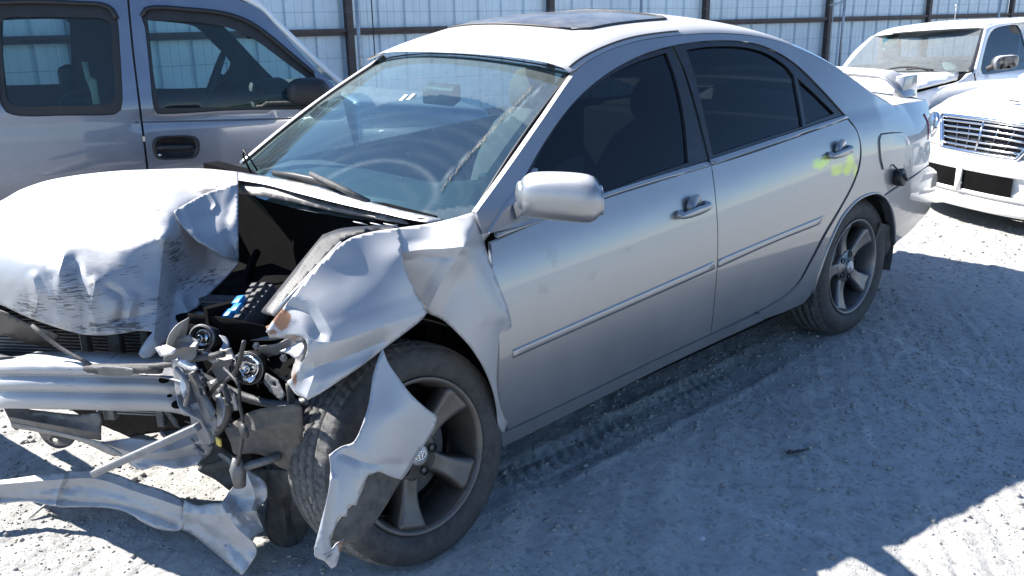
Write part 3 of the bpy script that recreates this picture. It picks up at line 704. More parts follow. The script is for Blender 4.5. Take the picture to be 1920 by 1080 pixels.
m.tube([cs + .185*(math.cos(a)*e1 + math.sin(a)*e2) for a in np.linspace(0, 2*math.pi, 33)], .015, 8, False); m.box(cs + ns*.03, e1*.07, e2*.06, ns*.02); m.box(cs + ns*.02, e1*.18, e2*.015, ns*.008); m.build('steering_wheel', CAB, car)

# ---- mirror, handles, fuel flap
def door_mirror():
    c0 = np.array(onp(1049, 371, 'y', .985)); m = MB(); rows = []
    # housing sections across y; rounded, deeper inboard-low
    rows = []
    N = 22
    for q, y in ((.5 - .5*math.cos(math.pi*k/18), -.122*math.cos(math.pi*k/18)) for k in range(19)):
        e = max(.0, 1 - abs(2*q - 1)**8)**.5 if 0 < q < 1 else 0
        h = .066*(.90 + .10*math.cos((q - .6)*2.4))*max(e, .62); d = .060*max(e, .62)
        zc = .004*math.sin(q*3) ; ring = []
        for t in np.linspace(0, 2*math.pi, N, endpoint=False):
            cx, sx = math.cos(t), math.sin(t); fx = d*math.copysign(abs(cx)**.8, cx) if cx > 0 else d*.55*math.copysign(abs(cx)**.35, cx)
            ring.append(np.array([fx, y + .018*cx, zc + h*math.copysign(abs(sx)**.8, sx)]))
        rows.append(ring)
    m.loft(rows); a = math.radians(24); Rz = np.array([[math.cos(a), -math.sin(a), 0], [math.sin(a), math.cos(a), 0], [0, 0, 1]])
    V = [tuple(Rz @ np.array(v) + c0) for v in m.V]; m.V = V; return m, c0
dm, mc = door_mirror(); mir = dm.build('door_mirror', SILVER, car)
mb_ = mir.modifiers.new('s', 'BEVEL'); mb_.width = .016; mb_.segments = 4; mb_.limit_method = 'ANGLE'; mb_.angle_limit = .7
ft = panel('mirror_base', SD, [(912, 436, 1), (935, 400), (965, 360), (1003, 315, 1), (1004, 345), (1010, 385), (1012, 412, 1), (965, 424)], SILVER, fd, step=.03, gap=0, off=.012, rim=.03)
m = MB(); a = hit3(985, 398, .0); m.loft([[a + np.array([x, 0, z]) for x, z in ((.05, -.02), (.05, .035), (-.05, .035), (-.05, -.02))], [mc + np.array([x + .02, -.085, z]) for x, z in ((.02, -.045), (.02, .0), (-.03, .0), (-.03, -.045))]]); m.build('mirror_neck', SILVER, mir, bevel=.008)
def handle(par, cu, cv_, L, marked=False):
    c = hit3(cu, cv_); r = hit3(cu + 60, cv_ - 22); d = r - c; d[1] = 0; d /= np.linalg.norm(d); up = np.array([-d[2], 0, d[0]]); up = up if up[2] > 0 else -up; n = np.array([0, 1., .12]); n /= np.linalg.norm(n)
    m = MB(); rows = []
    for k in range(20):
        a = 2*math.pi*k/20; rows.append((a, None))
    # recessed cup: bowl of concentric rings
    R = []
    for q, dep in ((1.0, .002), (.9, -.001), (.7, -.010), (.4, -.016), (.05, -.018)):
        R.append([c + d*(.047*q*math.copysign(abs(math.cos(t))**.8, math.cos(t))) + up*(.052*q*math.copysign(abs(math.sin(t))**.8, math.sin(t))) + n*(dep + .0035) for t in np.linspace(0, 2*math.pi, 28, endpoint=False)])
    m.loft(R, True, True); m.build('handle_cup', SILVER_Y if marked else SILVER, par)
    m = MB(); R = []
    for q in np.linspace(-1, 1, 17):
        w = .0165*(1 - .25*abs(q))*max(.25, math.sqrt(max(0, 1 - abs(q)**6))); o = .030 - .014*q*q*q*q + (.0)*q; R.append([c + d*(L*q - .012) + up*(w*math.sin(t) - .004) + n*(o + .010*math.cos(t)) for t in np.linspace(0, 2*math.pi, 12, endpoint=False)])
    m.loft(R); h = m.build('handle', SILVER, par)
    for q in (-.86, .86):
        m = MB(); b = c + d*(L*q - .012); m.tube([b + n*.0, b + n*.022], [.016, .012], 10); m.build('handle_foot', SILVER, h)
    if not marked:
        m = MB(); b = c + d*(L*.88 - .012); m.tube([b + n*.022, b + n*.0265], .0075, 12); m.build('key_lock', CHROME, h)
handle(fd, 1300, 392, .092); handle(rd, 1574, 284, .095, True)
ff2 = panel('fuel_flap', SD, [(1648, 262), (1650, 253, 1), (1672, 250), (1692, 249, 1), (1695, 262), (1697, 290), (1695, 304, 1), (1675, 312), (1655, 318, 1), (1650, 295)], SILVER, car, step=.02, gap=.0, off=.007, rim=.006)
panel('fuel_recess', SD, [(1649, 264), (1651, 250, 1), (1672, 247.5), (1692, 248, 1), (1694, 262), (1695, 290), (1692, 304, 1), (1675, 312), (1656, 318, 1), (1651, 295)], BLACKD, car, step=.03, gap=0, off=.001, rim=.0)
m = MB(); cpt = hit3(1680, 331, .028); n = np.array([-.1, 1, .15]); n /= np.linalg.norm(n); ex = np.cross(n, [0, 0, 1.]); ex /= np.linalg.norm(ex); ez = np.cross(ex, n)
R = []
for rr, o in ((.026, -.03), (.036, -.028), (.040, -.010), (.040, .006), (.036, .010), (.012, .010)):
    R.append([cpt + n*o + (rr*(1 + .02*(k % 2)))*(math.cos(a)*ex + math.sin(a)*ez) for k, a in enumerate(np.linspace(0, 2*math.pi, 36, endpoint=False))])
m.loft(R); m.box(cpt + n*.014, (ex*.8 + ez*.5)*.030, np.cross(n, ex*.8 + ez*.5)*.006, n*.008); fc = m.build('fuel_cap', BLACK, car)
m = MB(); m.tube([hit3(1670, 308, .01), hit3(1672, 318, .03), cpt + n*.0], .004, 6); m.build('cap_tether', BLACK, fc)

# ---- wheels
def wheel(name, c, nrm, rim_m, tyre_m, tread_m, flip, flat=0., phase=36, cap=True, sq=1.):
    n = np.array(nrm, float); n /= np.linalg.norm(n); ux = np.array([-1., 0, 0]); ux -= n*(ux @ n); ux /= np.linalg.norm(ux); uz = np.cross(ux, n); uz = uz if uz[2] > 0 else -uz
    c = np.array(c, float)
    def P(r, a, o):
        if r > .23: r = .23 + (r - .23)*sq
        return c + r*(math.cos(a)*ux + math.sin(a)*uz) + n*o
    W = bpy.data.objects.new(name, None); COL.objects.link(W); W.parent = car; W.location = tuple(c - np.array(ORG[car.name])); ORG[W.name] = tuple(c)
    # tyre
    NA = 360
    prof = [(.214, -.012, 0), (.226, .000, 0), (.240, .010, 0), (.262, .016, 0), (.285, .014, 0), (.303, .004, 0), (.314, -.008, 1)]
    tr = []
    GQ = (.20, .40, .60, .80); qs = sorted(set([0, .05, .10, .15, .3, .5, .7, .85, .9, .95, 1.] + [round(g + d, 4) for g in GQ for d in (-.028, -.024, .024, .028)]))
    for q in qs:
        o = -.012 - .186*q; e = abs(2*q - 1); tr.append((.3265 - .010*e**4, o, 2 + q))
    back = [(.314, -.203, 1), (.303, -.214, 0), (.262, -.225, 0), (.226, -.21, 0), (.214, -.19, 0)]
    pr = prof + tr + back; rings = []
    for a in np.linspace(0, 2*math.pi, NA, endpoint=False):
        row = []
        for r, o, k in pr:
            if k >= 2:
                q = k - 2; g = 0
                if any(abs(q - s) < .025 for s in GQ): g = .010
                ph = (a*NA/(2*math.pi) + (3.2*math.sin(q*5) if q < .5 else -3.2*math.sin(q*5))) % 5
                if ph < .95 and (q < .17 or q > .83): g = .006
                if ph < .8 and .23 < q < .77: g = max(g, .0045)
                r = r - g
            elif k == 1:
                ph = (a*NA/(2*math.pi)) % 5
                if ph < .8: r -= .002
            p = P(r, a, o)
            if flat and p[2] < .05 + flat: 
                d = (.05 + flat - p[2]); p[2] = max(p[2], .006); p = p + n*(.10*d if o > -.1 else -.10*d)
            row.append(p)
        rings.append(row)
    NR = len(pr); V = [p for r in rings for p in r]; F1, F2 = [], []
    m1 = MB()
    for i in range(NA):
        for j in range(NR - 1):
            a, b = i*NR + j, ((i+1) % NA)*NR + j; F1.append((a, b, b+1, a+1))
    ty = put('tyre', V, F1, tyre_m, W)
    ty.data.materials.append(tread_m)
    for pidx, f in enumerate(F1):
        j = f[0] % NR
        if 6 <= j < len(prof) + len(tr) and not (j >= len(prof) and j + 1 < len(pr) and any(abs(pr[j][2] - 2 - s) < .026 and abs(pr[j+1][2] - 2 - s) < .026 for s in GQ)): ty.data.polygons[pidx].material_index = 1
    # rim barrel and lip
    m = MB(); R = []
    for r, o in ((.214, -.016), (.222, -.002), (.2225, .003), (.219, .005), (.212, .002), (.206, -.012), (.200, -.05), (.196, -.10), (.198, -.19), (.214, -.205)):
        R.append([P(r, a, o) for a in np.linspace(0, 2*math.pi, 72, endpoint=False)])
    m.loft(R, True, False); m.build('rim', rim_m, W)
    # five broad spokes
    for k in range(5):
        th = math.radians(phase + 72*k); m = MB(); rows = []
        for q in np.linspace(0, 1, 12):
            r = .050 + .158*q; w = .030 - .006*math.sin(math.pi*q) + .022*q**2.2; o = -.030 + .026*q**1.6 - .008*math.sin(math.pi*q)
            ct, st = math.cos(th), math.sin(th); cn = c + r*(ct*ux + st*uz); tv = -st*ux + ct*uz
            row = [(-w*1.15, -.055), (-w*1.0, -.012), (-w*.90, -.0015), (-w*.60, .000), (0, -.0035), (w*.60, .000), (w*.90, -.0015), (w*1.0, -.012), (w*1.15, -.055)]
            rows.append([cn + tv*a + n*(o + b) - (ct*ux + st*uz)*(r - math.sqrt(max(r*r - a*a, 1e-6)) if q > .5 else 0) for a, b in row])
        m.loft(rows, True, True); m.build('spoke', rim_m, W)
    # hub with lug wells and nuts
    m = MB(); R = []
    for r, o in ((.074, -.06), (.076, -.034), (.066, -.028), (.036, -.026), (.035, -.020), (.001, -.020)): R.append([P(r, a, o) for a in np.linspace(0, 2*math.pi, 40, endpoint=False)])
    m.loft(R, True, True); hub = m.build('hub', rim_m, W)
    for k in range(5):
        th = math.radians(phase + 36 + 72*k); b = P(.057, th, -.026)
        m = MB(); e1, e2 = ux, uz; R = []
        for r, o in ((.0135, .003), (.0125, .0035), (.0118, -.012), (.001, -.013)): R.append([b + n*o + r*(math.cos(a)*e1 + math.sin(a)*e2) for a in np.linspace(0, 2*math.pi, 16, endpoint=False)])
        m.loft(R, True, False); m.build('lug_well', DARK, hub)
        m = MB(); m.tube([b - n*.012, b + n*.0], [.0085, .0075], 6); m.build('lug_nut', STEELD, hub)
    # centre cap with its oval emblem
    m = MB(); R = []
    for r, o in ((.030, -.022), (.0295, -.012), (.026, -.009), (.001, -.008)): R.append([P(r, a, o) for a in np.linspace(0, 2*math.pi, 32, endpoint=False)])
    m.loft(R, True, True); cp = m.build('centre_cap', simple('cap_grey', (.34, .34, .35), .4, .6, .1), hub)
    m = MB()
    for rx, rz, oz in ((.0185, .0125, 0), (.0062, .0125, 0), (.0125, .0048, .0062)):
        m.tube([c + n*-.0065 + ux*rx*math.cos(a) + uz*(rz*math.sin(a) + oz) for a in np.linspace(0, 2*math.pi, 25)], .0017, 5, False)
    m.build('emblem', CHROME, hub)
    # brake disc behind
    m = MB(); R = []
    for r, o in ((.140, -.10), (.140, -.085), (.07, -.082), (.001, -.08)): R.append([P(r, a, o) for a in np.linspace(0, 2*math.pi, 40, endpoint=False)])
    m.loft(R); m.box(P(.115, 2.6, -.085), ux*.05, uz*.06, n*.03); m.build('brake_disc', STEELD, W)
    m = MB(); R = [[P(r, a, -.13) for a in np.linspace(0, 2*math.pi, 30, endpoint=False)] for r in (.195, .001)]; m.loft(R, True, False); m.build('backplate', DARK, W)
    return W
wheel('rear_wheel', (-.020, .825, .327), (0, .9991, .042), RIMR, RUBBER, RUBBER2, False)
wheel('front_wheel', (2.490, .845, .318), (-.015, .986, .166), RIMF, RUBBER, RUBBER2, False, flat=.03, sq=.90)
m = MB()
fl = [hit3(1663, 420, -.03), hit3(1676, 424, -.02), hit3(1678, 470, -.02), hit3(1674, 500, -.02), hit3(1664, 508, -.02), hit3(1652, 506, -.03), hit3(1655, 470, -.05)]
m.add([p for p in fl] + [p - np.array([.012, .14, -.0]) for p in fl], [tuple(range(7)), tuple(range(13, 6, -1))] + [(i, (i+1) % 7, 7 + (i+1) % 7, 7 + i) for i in range(7)]); m.build('mud_flap', BLACKD, car, smooth=False)
# lip of the rear arch
m = MB(); m.tube([hit3(u, v, .001) for u, v in smooth_line([(1523, 549), (1537, 507), (1553, 462), (1576, 412), (1595, 387), (1614, 371), (1642, 362), (1660, 371), (1671, 393), (1677, 430), (1677, 455)], 8)], .006, 6); m.build('arch_lip', SILVER, qp)
# ------------------------------------------------------------------ crushed front of the sedan
SILVER_N = paint('silver_paint_shard', (.33, .335, .35), .6, .45, dust=.2)
BLUEISH = simple('blue_grey_plastic', (.10, .14, .20), .4, 0, .2, dust=.2)
def scr(regions):
    def fn(Q, V):
        a = np.zeros(len(Q))
        for u, v, ru, rv, k in regions: a = np.maximum(a, k*np.clip(1.25 - np.hypot((Q[:, 0]-u)/ru, (Q[:, 1]-v)/rv), 0, 1))
        return a
    return fn
hood_s = {'scrape': scr([(385, 520, 90, 45,   .75), (130, 560, 110, 70, .9), (300, 560, 110, 90, .7), (400, 362, 60, 24, .9), (60, 580, 80, 50, .9), (230, 500, 130, 80, .6), (200, 612, 160, 26, .9), (330, 470, 50, 60, .9), (300, 400, 60, 30, .5)]), 'rust': lambda Q, V: np.zeros(len(Q))}
hood = sheet('bonnet', [(-160, 520, 1), (-160, 430), (-80, 405), (0, 377), (40, 355), (100, 336), (200, 322), (300, 317), (380, 316), (446, 322, 1), (446, 345, 1), (446, 420), (447, 493, 1), (424, 520), (398, 546), (362, 585), (318, 632), (285, 668), (268, 672, 1), (260, 664), (272, 640), (287, 622, 1), (262, 620), (230, 625), (190, 629), (150, 626), (100, 612), (50, 594), (0, 571), (-80, 545)],
  [(300, 318, 'z', .985), (40, 355, 'z', .955), (-150, 432, 'z', .90), (446, 342, 'z', .965), (446, 322, 'z', .975), (150, 620, 'z', .65), (0, 571, 'z', .70), (-150, 525, 'z', .74), (275, 668, 'z', .575), (446, 490, 'z', .74), (330, 400, 'z', .915), (320, 425, 'z', .895), (200, 440, 'z', .885), (60, 450, 'z', .885), (150, 540, 'z', .775), (300, 560, 'z', .712), (380, 400, 'z', .88), (20, 520, 'z', .79), (385, 470, 'z', .775), (250, 500, 'z', .81), (400, 540, 'z', .69), (230, 380, 'z', .945), (100, 400, 'z', .925)],
  SILVER_S, car, step=5.5, tents=[
   ([(325, 397), (336, 422), (362, 452), (400, 478), (446, 497)], -.008, 12), ([(446, 340), (400, 362), (360, 378), (325, 396)], .010, 20),
   ([(120, 478), (108, 530), (112, 600)], .014, 22), ([(98, 520), (104, 560), (96, 606)], -.010, 14), ([(140, 505), (150, 560), (152, 620)], -.016, 18), ([(178, 530), (172, 580), (182, 622)], .010, 16),
   ([(308, 450), (300, 520), (294, 580), (288, 640)], .016, 30), ([(312, 440), (335, 462), (372, 480)], .012, 18), ([(330, 540), (372, 512), (410, 500)], -.008, 16),
   ([(215, 600), (262, 592), (287, 585)], -.008, 14), ([(250, 560), (240, 600)], .006, 14), ([(62, 520), (70, 560), (64, 590)], .009, 14), ([(205, 540), (228, 556), (226, 600)], -.010, 12), ([(340, 560), (352, 590), (330, 620)], .008, 12), ([(120, 470), (170, 462), (230, 470), (300, 448)], .006, 18), ([(360, 420), (420, 470)], .006, 16), ([(392, 365), (404, 384)], .008, 10)],
  noise_amp=.0035, noise_s=11, attr=hood_s, thick=.004)
sheet('bonnet_flap', [(326, 396, 1), (345, 384), (380, 365), (415, 352), (446, 344, 1), (447, 420), (448, 492, 1), (424, 484), (400, 470, 1), (388, 462), (372, 454, 1), (350, 434), (336, 416)],
  [(326, 396, 'z', .925), (446, 344, 'z', .968), (448, 492, 'z', .752), (372, 454, 'z', .835), (400, 410, 'z', .885), (440, 420, 'z', .868)], SILVER_S, hood, step=5, tents=[([(345, 384), (352, 410), (365, 440)], .006, 12), ([(446, 350), (425, 420), (448, 485)], -.006, 14), ([(392, 362), (404, 384), (398, 392)], .006, 8)], noise_amp=.0025, attr={'scrape': scr([(400, 360, 60, 16, .8), (335, 400, 14, 14, .8), (385, 460, 40, 8, .5)]), 'rust': lambda Q, V: np.zeros(len(Q))})
sheet('bonnet_rear_edge', [(446, 322, 1), (470, 326), (560, 341), (660, 368), (740, 391), (832, 411, 1), (800, 416), (720, 400), (640, 382), (560, 362), (500, 346), (446, 337, 1)],
  [(446, 322, 'z', .975), (446, 336, 'z', .968), (560, 341, 'z', .962), (560, 362, 'z', .955), (660, 368, 'z', .955), (680, 390, 'z', .945), (832, 411, 'z', .94), (760, 407, 'z', .94)], SILVER, car, step=7)
sheet('bonnet_fold', [(446, 337, 1), (500, 346), (560, 362), (640, 382), (720, 400), (826, 416, 1), (780, 421), (700, 410), (600, 391), (520, 373), (446, 362, 1)],
  [(446, 337, 'z', 0.960), (446, 362, 'z', 0.927), (560, 362, 'z', 0.947), (560, 384, 'z', 0.917), (720, 400, 'z', 0.936), (700, 411, 'z', 0.917), (826, 416, 'z', 0.927)], simple('bonnet_underside', (.16, .145, .135), .45, .3, .3, 20, dust=.4), car, step=7, tents=[([(450, 350), (560, 374), (700, 406)], .008, 8)])
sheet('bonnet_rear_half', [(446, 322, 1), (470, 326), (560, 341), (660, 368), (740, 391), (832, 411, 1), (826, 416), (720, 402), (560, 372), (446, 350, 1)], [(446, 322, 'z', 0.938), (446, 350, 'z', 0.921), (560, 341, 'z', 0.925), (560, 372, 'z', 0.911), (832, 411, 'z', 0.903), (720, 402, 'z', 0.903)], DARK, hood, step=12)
# engine bay walls and block of machinery
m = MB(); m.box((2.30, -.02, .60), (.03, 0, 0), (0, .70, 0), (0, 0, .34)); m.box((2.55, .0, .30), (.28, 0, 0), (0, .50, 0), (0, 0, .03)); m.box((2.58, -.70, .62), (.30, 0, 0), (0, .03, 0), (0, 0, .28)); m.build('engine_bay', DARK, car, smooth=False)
m = MB(); m.box((2.62, -.1, .50), (.20, 0, 0), (0, .30, 0), (0, 0, .14)); m.box((2.55, .1, .66), (.12, 0, 0), (0, .14, 0), (0, 0, .03)); m.tube([(2.50, .35, .62), (2.62, .25, .66), (2.75, .05, .62), (2.8, -.2, .6)], .028, 10); m.tube([(2.45, -.1, .72), (2.6, .1, .70), (2.72, .28, .6)], .014, 8); m.box((2.76, .12, .50), (.10, 0, 0), (0, .26, 0), (0, 0, .16)); m.build('engine', DARK, car, bevel=.015)  # the last box is added to block sun from the undertray
# fender: folded into a deep V above the wheel
rust = {'scrape': scr([(548, 590, 40, 60, .7), (560, 700, 22, 50, .7), (905, 440, 25, 40, .35)]), 'rust': scr([(528, 600, 26, 34, 1.1), (552, 712, 10, 34, .9), (505, 622, 40, 16, .8)])}
fen = sheet('front_fender', [(742, 428, 1), (770, 424), (800, 420), (850, 409), (880, 400), (905, 394), (922, 408), (929, 428, 1), (918, 440), (908, 452, 1), (914, 475), (925, 505), (940, 545), (955, 585), (960, 620), (959, 680), (956, 740), (952, 792, 1), (944, 812), (935, 800), (932, 770), (925, 735), (908, 692), (885, 655), (860, 627), (830, 600), (803, 588, 1), (785, 560), (762, 520), (745, 492), (742, 470)],
  [(742, 428, 'y', .735), (800, 420, 'y', .735), (880, 400, 'y', .735), (905, 394, 'y', .755), (929, 428, 'y', .785), (910, 455, 'y', .800), (757, 482, 'y', .785), (762, 520, 'y', .778), (800, 586, 'y', .800), (868, 464, 'y', .868), (835, 520, 'y', .845), (815, 470, 'y', .825), (785, 510, 'y', .800), (806, 578, 'y', .818), (880, 520, 'y', .868), (905, 560, 'y', .882), (940, 600, 'y', .888), (930, 520, 'y', .862), (958, 610, 'y', .876), (957, 700, 'y', .866), (952, 795, 'y', .850), (932, 775, 'y', .868), (900, 680, 'y', .885), (850, 600, 'y', .866), (820, 445, 'y', .79), (750, 455, 'y', .775), (880, 430, 'y', .81)],
  SILVER_S, car, step=6, tents=[([(752, 474), (790, 468), (830, 466), (869, 462)], .020, 16), ([(869, 462), (850, 495), (825, 535), (803, 580)], .012, 24), ([(869, 462), (884, 500), (915, 555), (957, 606)], .010, 30),
   ([(905, 396), (898, 420), (906, 450)], -.016, 14), ([(922, 410), (914, 432)], .010, 10), ([(888, 440), (912, 500), (945, 570)], -.008, 14), ([(872, 470), (893, 540), (905, 600)], .005, 16), ([(820, 436), (850, 442)], .004, 10), ([(940, 610), (945, 700), (938, 780)], -.006, 14)],
  noise_amp=.0007, noise_s=9, attr=rust, thick=.003, lam=.004, sharp=.35)
sheet('fender_front', [(640, 456, 1), (662, 444), (700, 434), (748, 427, 1), (752, 450), (753, 474, 1), (757, 492), (765, 515), (780, 548), (801, 586, 1), (790, 600), (760, 624), (722, 652), (680, 685), (640, 712), (600, 738), (578, 750, 1), (556, 738), (541, 718, 1), (552, 700), (568, 678), (576, 650), (570, 634), (548, 628), (515, 632), (498, 622, 1), (512, 600), (535, 572), (560, 540), (595, 500)],
  [(640, 456, 'y', .735), (700, 434, 'y', .735), (748, 427, 'y', .737), (750, 452, 'y', .775), (752, 474, 'y', .815), (760, 505, 'y', .838), (801, 586, 'y', .868), (740, 520, 'y', .842), (700, 520, 'y', .815), (650, 500, 'y', .765), (650, 600, 'y', .848), (600, 560, 'y', .785), (700, 600, 'y', .866), (760, 624, 'y', .880), (640, 712, 'y', .862), (580, 748, 'y', .83), (560, 640, 'y', .79), (545, 722, 'y', .775), (515, 610, 'y', .735), (570, 530, 'y', .735), (620, 660, 'y', .845), (690, 668, 'y', .872)],
  SILVER_S, fen, step=6, tents=[([(575, 640), (630, 640), (700, 618), (800, 588)], .010, 40), ([(590, 690), (650, 668), (720, 640)], -.014, 26), ([(575, 650), (590, 690), (575, 745)], .010, 14), ([(545, 575), (580, 590), (600, 625)], -.014, 20)],
  noise_amp=.0007, noise_s=9, attr=rust, thick=.003, lam=.004, sharp=.35)
# inside of the fender, liner above the tyre
m = MB(); ar = [np.array([2.50 + .36*math.cos(a), 0, .33 + .36*math.sin(a)]) for a in np.linspace(.75, math.pi - .5, 20)]
m.loft([[p + np.array([0, y, 0]) for p in ar] for y in (.80, .45)], False, False); m.add([p + np.array([0, .45, 0]) for p in ar], [tuple(range(20))]); m.build('wheel_liner', DARK, car)
# peeled-off corner skin hanging in front of the wheel
peel = [(718, 654, 1), (728, 680), (745, 705), (768, 736), (795, 762), (819, 780, 1), (816, 800), (800, 828), (780, 858), (765, 885), (753, 900, 1), (730, 893), (712, 885), (690, 892, 1), (678, 920), (668, 948, 1), (655, 948), (650, 968, 1), (638, 970), (628, 990, 1), (620, 1008), (622, 1030), (630, 1020), (645, 1010, 1), (638, 1035), (630, 1062), (622, 1066, 1), (608, 1052), (592, 1045), (589, 1028, 1), (600, 985), (614, 930), (620, 880), (617, 853, 1), (640, 838), (664, 828), (678, 800), (692, 755), (700, 705), (710, 672)]
pc = [(718, 654, 'y', .905), (819, 780, 'y', .965), (753, 900, 'y', .985), (690, 890, 'y', .990), (617, 853, 'y', .945), (692, 755, 'y', .94), (610, 960, 'y', .985), (625, 1064, 'y', 1.02), (740, 780, 'y', .975), (650, 960, 'y', 1.0)]
sheet('peeled_skin', peel, pc, SILVER_S, fen, step=6, tents=[([(664, 828), (672, 865), (676, 900)], .006, 16), ([(640, 850), (690, 868), (750, 872)], -.006, 14), ([(610, 1050), (604, 1000), (620, 900)], .010, 14)], attr={'scrape': scr([(615, 1040, 26, 30, .7), (672, 870, 14, 30, .4)]), 'rust': scr([(640, 1025, 14, 30, .9)])}, thick=.0035)
sheet('torn_liner', [(690, 890, 1), (712, 884), (753, 899, 1), (738, 925), (715, 962), (690, 996), (668, 1016, 1), (640, 1018), (621, 1012, 1), (630, 985), (652, 955), (672, 935)], [(690, 890, 'y', .982), (753, 899, 'y', .975), (690, 996, 'y', .985), (621, 1012, 'y', .995)], BLACKD, fen, step=7, tents=[([(690, 890), (690, 950), (650, 1010)], .008, 18)], noise_amp=.003)
# hood seal, inner rail
sheet('fender_rail', [(605, 440, 1), (640, 428), (700, 423), (745, 420, 1), (744, 427), (700, 434), (650, 446), (634, 458), (600, 492), (560, 535), (528, 572), (512, 592, 1), (490, 585), (500, 570), (540, 520), (580, 470)], [(605, 440, 'z', .90), (745, 422, 'z', .935), (634, 458, 'z', .895), (512, 592, 'z', .76), (490, 585, 'z', .75), (560, 500, 'z', .84)], BLACK, car, step=7, tents=[([(500, 580), (550, 520), (612, 445), (700, 428)], .014, 10)])
m = MB(); m.tube([onp(512, 592, 'z', .765), onp(560, 540, 'z', .825), onp(610, 487, 'z', .88), onp(640, 456, 'z', .91)], .007, 7); m.build('rail_seam', SILVER, car)
m = MB()
for a, b in (((668, 413), (684, 424)), ((700, 417), (716, 425)), ((722, 420), (744, 424))): m.box(onp((a[0]+b[0])/2, (a[1]+b[1])/2, 'z', .945), (.0, .018, 0), (.012, 0, .004), (0, 0, .001))
m.build('clip', simple('pale_clip', (.5, .5, .5), .5), car)
# fuse box with blue relays
fb = MB(); fus = MB(); o0 = onp(470, 575, 'z', .70); ex = onp(500, 530, 'z', .745) - onp(445, 600, 'z', .68); ex /= np.linalg.norm(ex); ey = np.array([.2, .95, -.05]); ey -= ex*(ey @ ex); ey /= np.linalg.norm(ey); ez = np.cross(ex, ey); ez = ez if ez[2] > 0 else -ez
fb.box(o0 - ez*.02, ex*.085, ey*.035, ez*.03)
for i in range(7):
    for j in (-1, 1): fb.box(o0 + ex*(-.07 + .023*i) + ey*.017*j + ez*.014, ex*.008, ey*.011, ez*.010*(1 + .3*((i*7 + j) % 3)))
box_ = fb.build('fuse_box', BLACKD, car, bevel=.002)
for i, (a, b, c) in enumerate(((-.045, .0, .030), (-.012, -.012, .032), (-.062, -.018, .028))):
    m = MB(); m.box(o0 + ex*a + ey*b + ez*c, ex*.017, ey*.015, ez*.010); m.build('relay', BLUEP, box_, bevel=.003)
# front tie rail with punched holes
rail_f = sheet('tie_rail', [(356, 588, 1), (375, 584), (420, 598), (470, 614), (500, 622), (535, 625, 1), (528, 634), (490, 638), (440, 636), (390, 622), (352, 604, 1)], [(356, 588, 'z', .655), (352, 604, 'z', .63), (470, 614, 'z', .665), (460, 637, 'z', .635), (535, 625, 'z', .67), (500, 637, 'z', .65)], STEELD, car, holes=[[(398, 604), (404, 600), (407, 606), (402, 610)], [(424, 616), (430, 611), (438, 613), (437, 619), (429, 621)], [(442, 626), (447, 623), (449, 629), (445, 631)]], step=5, noise_amp=.002, thick=.006)
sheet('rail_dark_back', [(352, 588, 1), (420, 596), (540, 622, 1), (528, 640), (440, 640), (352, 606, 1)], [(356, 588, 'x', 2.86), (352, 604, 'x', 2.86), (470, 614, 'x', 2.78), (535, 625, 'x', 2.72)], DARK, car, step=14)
sheet('torn_flange', [(498, 612, 1), (520, 604), (540, 612), (560, 622), (572, 636), (560, 640), (530, 634), (505, 634, 1)], [(498, 612, 'y', .66), (540, 612, 'y', .73), (572, 636, 'y', .77), (505, 634, 'y', .66)], SILVER_S, car, step=5, noise_amp=.012, noise_s=30, attr={'scrape': lambda Q, V: np.full(len(Q), .5), 'rust': lambda Q, V: np.full(len(Q), .75)})
# headlamp wreck
def lamp_can(c, n, r, L, name):
    c = np.array(c); n = np.array(n, float); n /= np.linalg.norm(n); e1 = np.cross(n, [0, 0, 1.]); e1 /= np.linalg.norm(e1); e2 = np.cross(e1, n)
    def ring(rr, o, k=30): return [c + n*o + rr*(math.cos(a)*e1 + math.sin(a)*e2) for a in np.linspace(0, 2*math.pi, k, endpoint=False)]
    m = MB(); m.loft([ring(r*.75, -L), ring(r, -L*.4), ring(r, 0), ring(r*1.06, .004), ring(r*.92, .008), ring(r*.86, -.004), ring(r*.70, -.020), ring(.004, -.024)]); can = m.build(name, BLACK, car)
    m = MB(); m.loft([ring(r*.80, -.010), ring(r*.62, -.002), ring(r*.60, -.008), ring(r*.34, -.012), ring(r*.30, .010), ring(r*.22, .014), ring(r*.15, .004), ring(.002, .006)], True, True); m.build('reflector', CHROME, can)
    m = MB(); m.loft([ring(r*1.0, -.012), ring(r*1.12, .0), ring(r*1.10, .004), ring(r*.95, .002)], True, False); m.build('bezel', STEEL, can)
    return can, e1, e2
can, e1, e2 = lamp_can(onp(464, 690, 'x', 2.82), (.75, .55, .12), .042, .07, 'headlamp')
can2, f1, f2 = lamp_can(onp(378, 634, 'x', 2.90), (.8, .5, .3), .034, .06, 'headlamp')
sheet('shard', [(436, 668, 1), (450, 664), (470, 668), (486, 680), (474, 686), (455, 680), (444, 690, 1), (436, 682)], [(436, 668, 'x', 2.86), (486, 680, 'x', 2.85), (444, 690, 'x', 2.87)], CHROME, can, step=5, noise_amp=.008, noise_s=40)
sheet('shard', [(452, 700, 1), (462, 706), (478, 704), (470, 716), (456, 714, 1)], [(452, 700, 'x', 2.86), (478, 704, 'x', 2.85), (456, 714, 'x', 2.87)], CHROME, can, step=4, noise_amp=.008, noise_s=40)
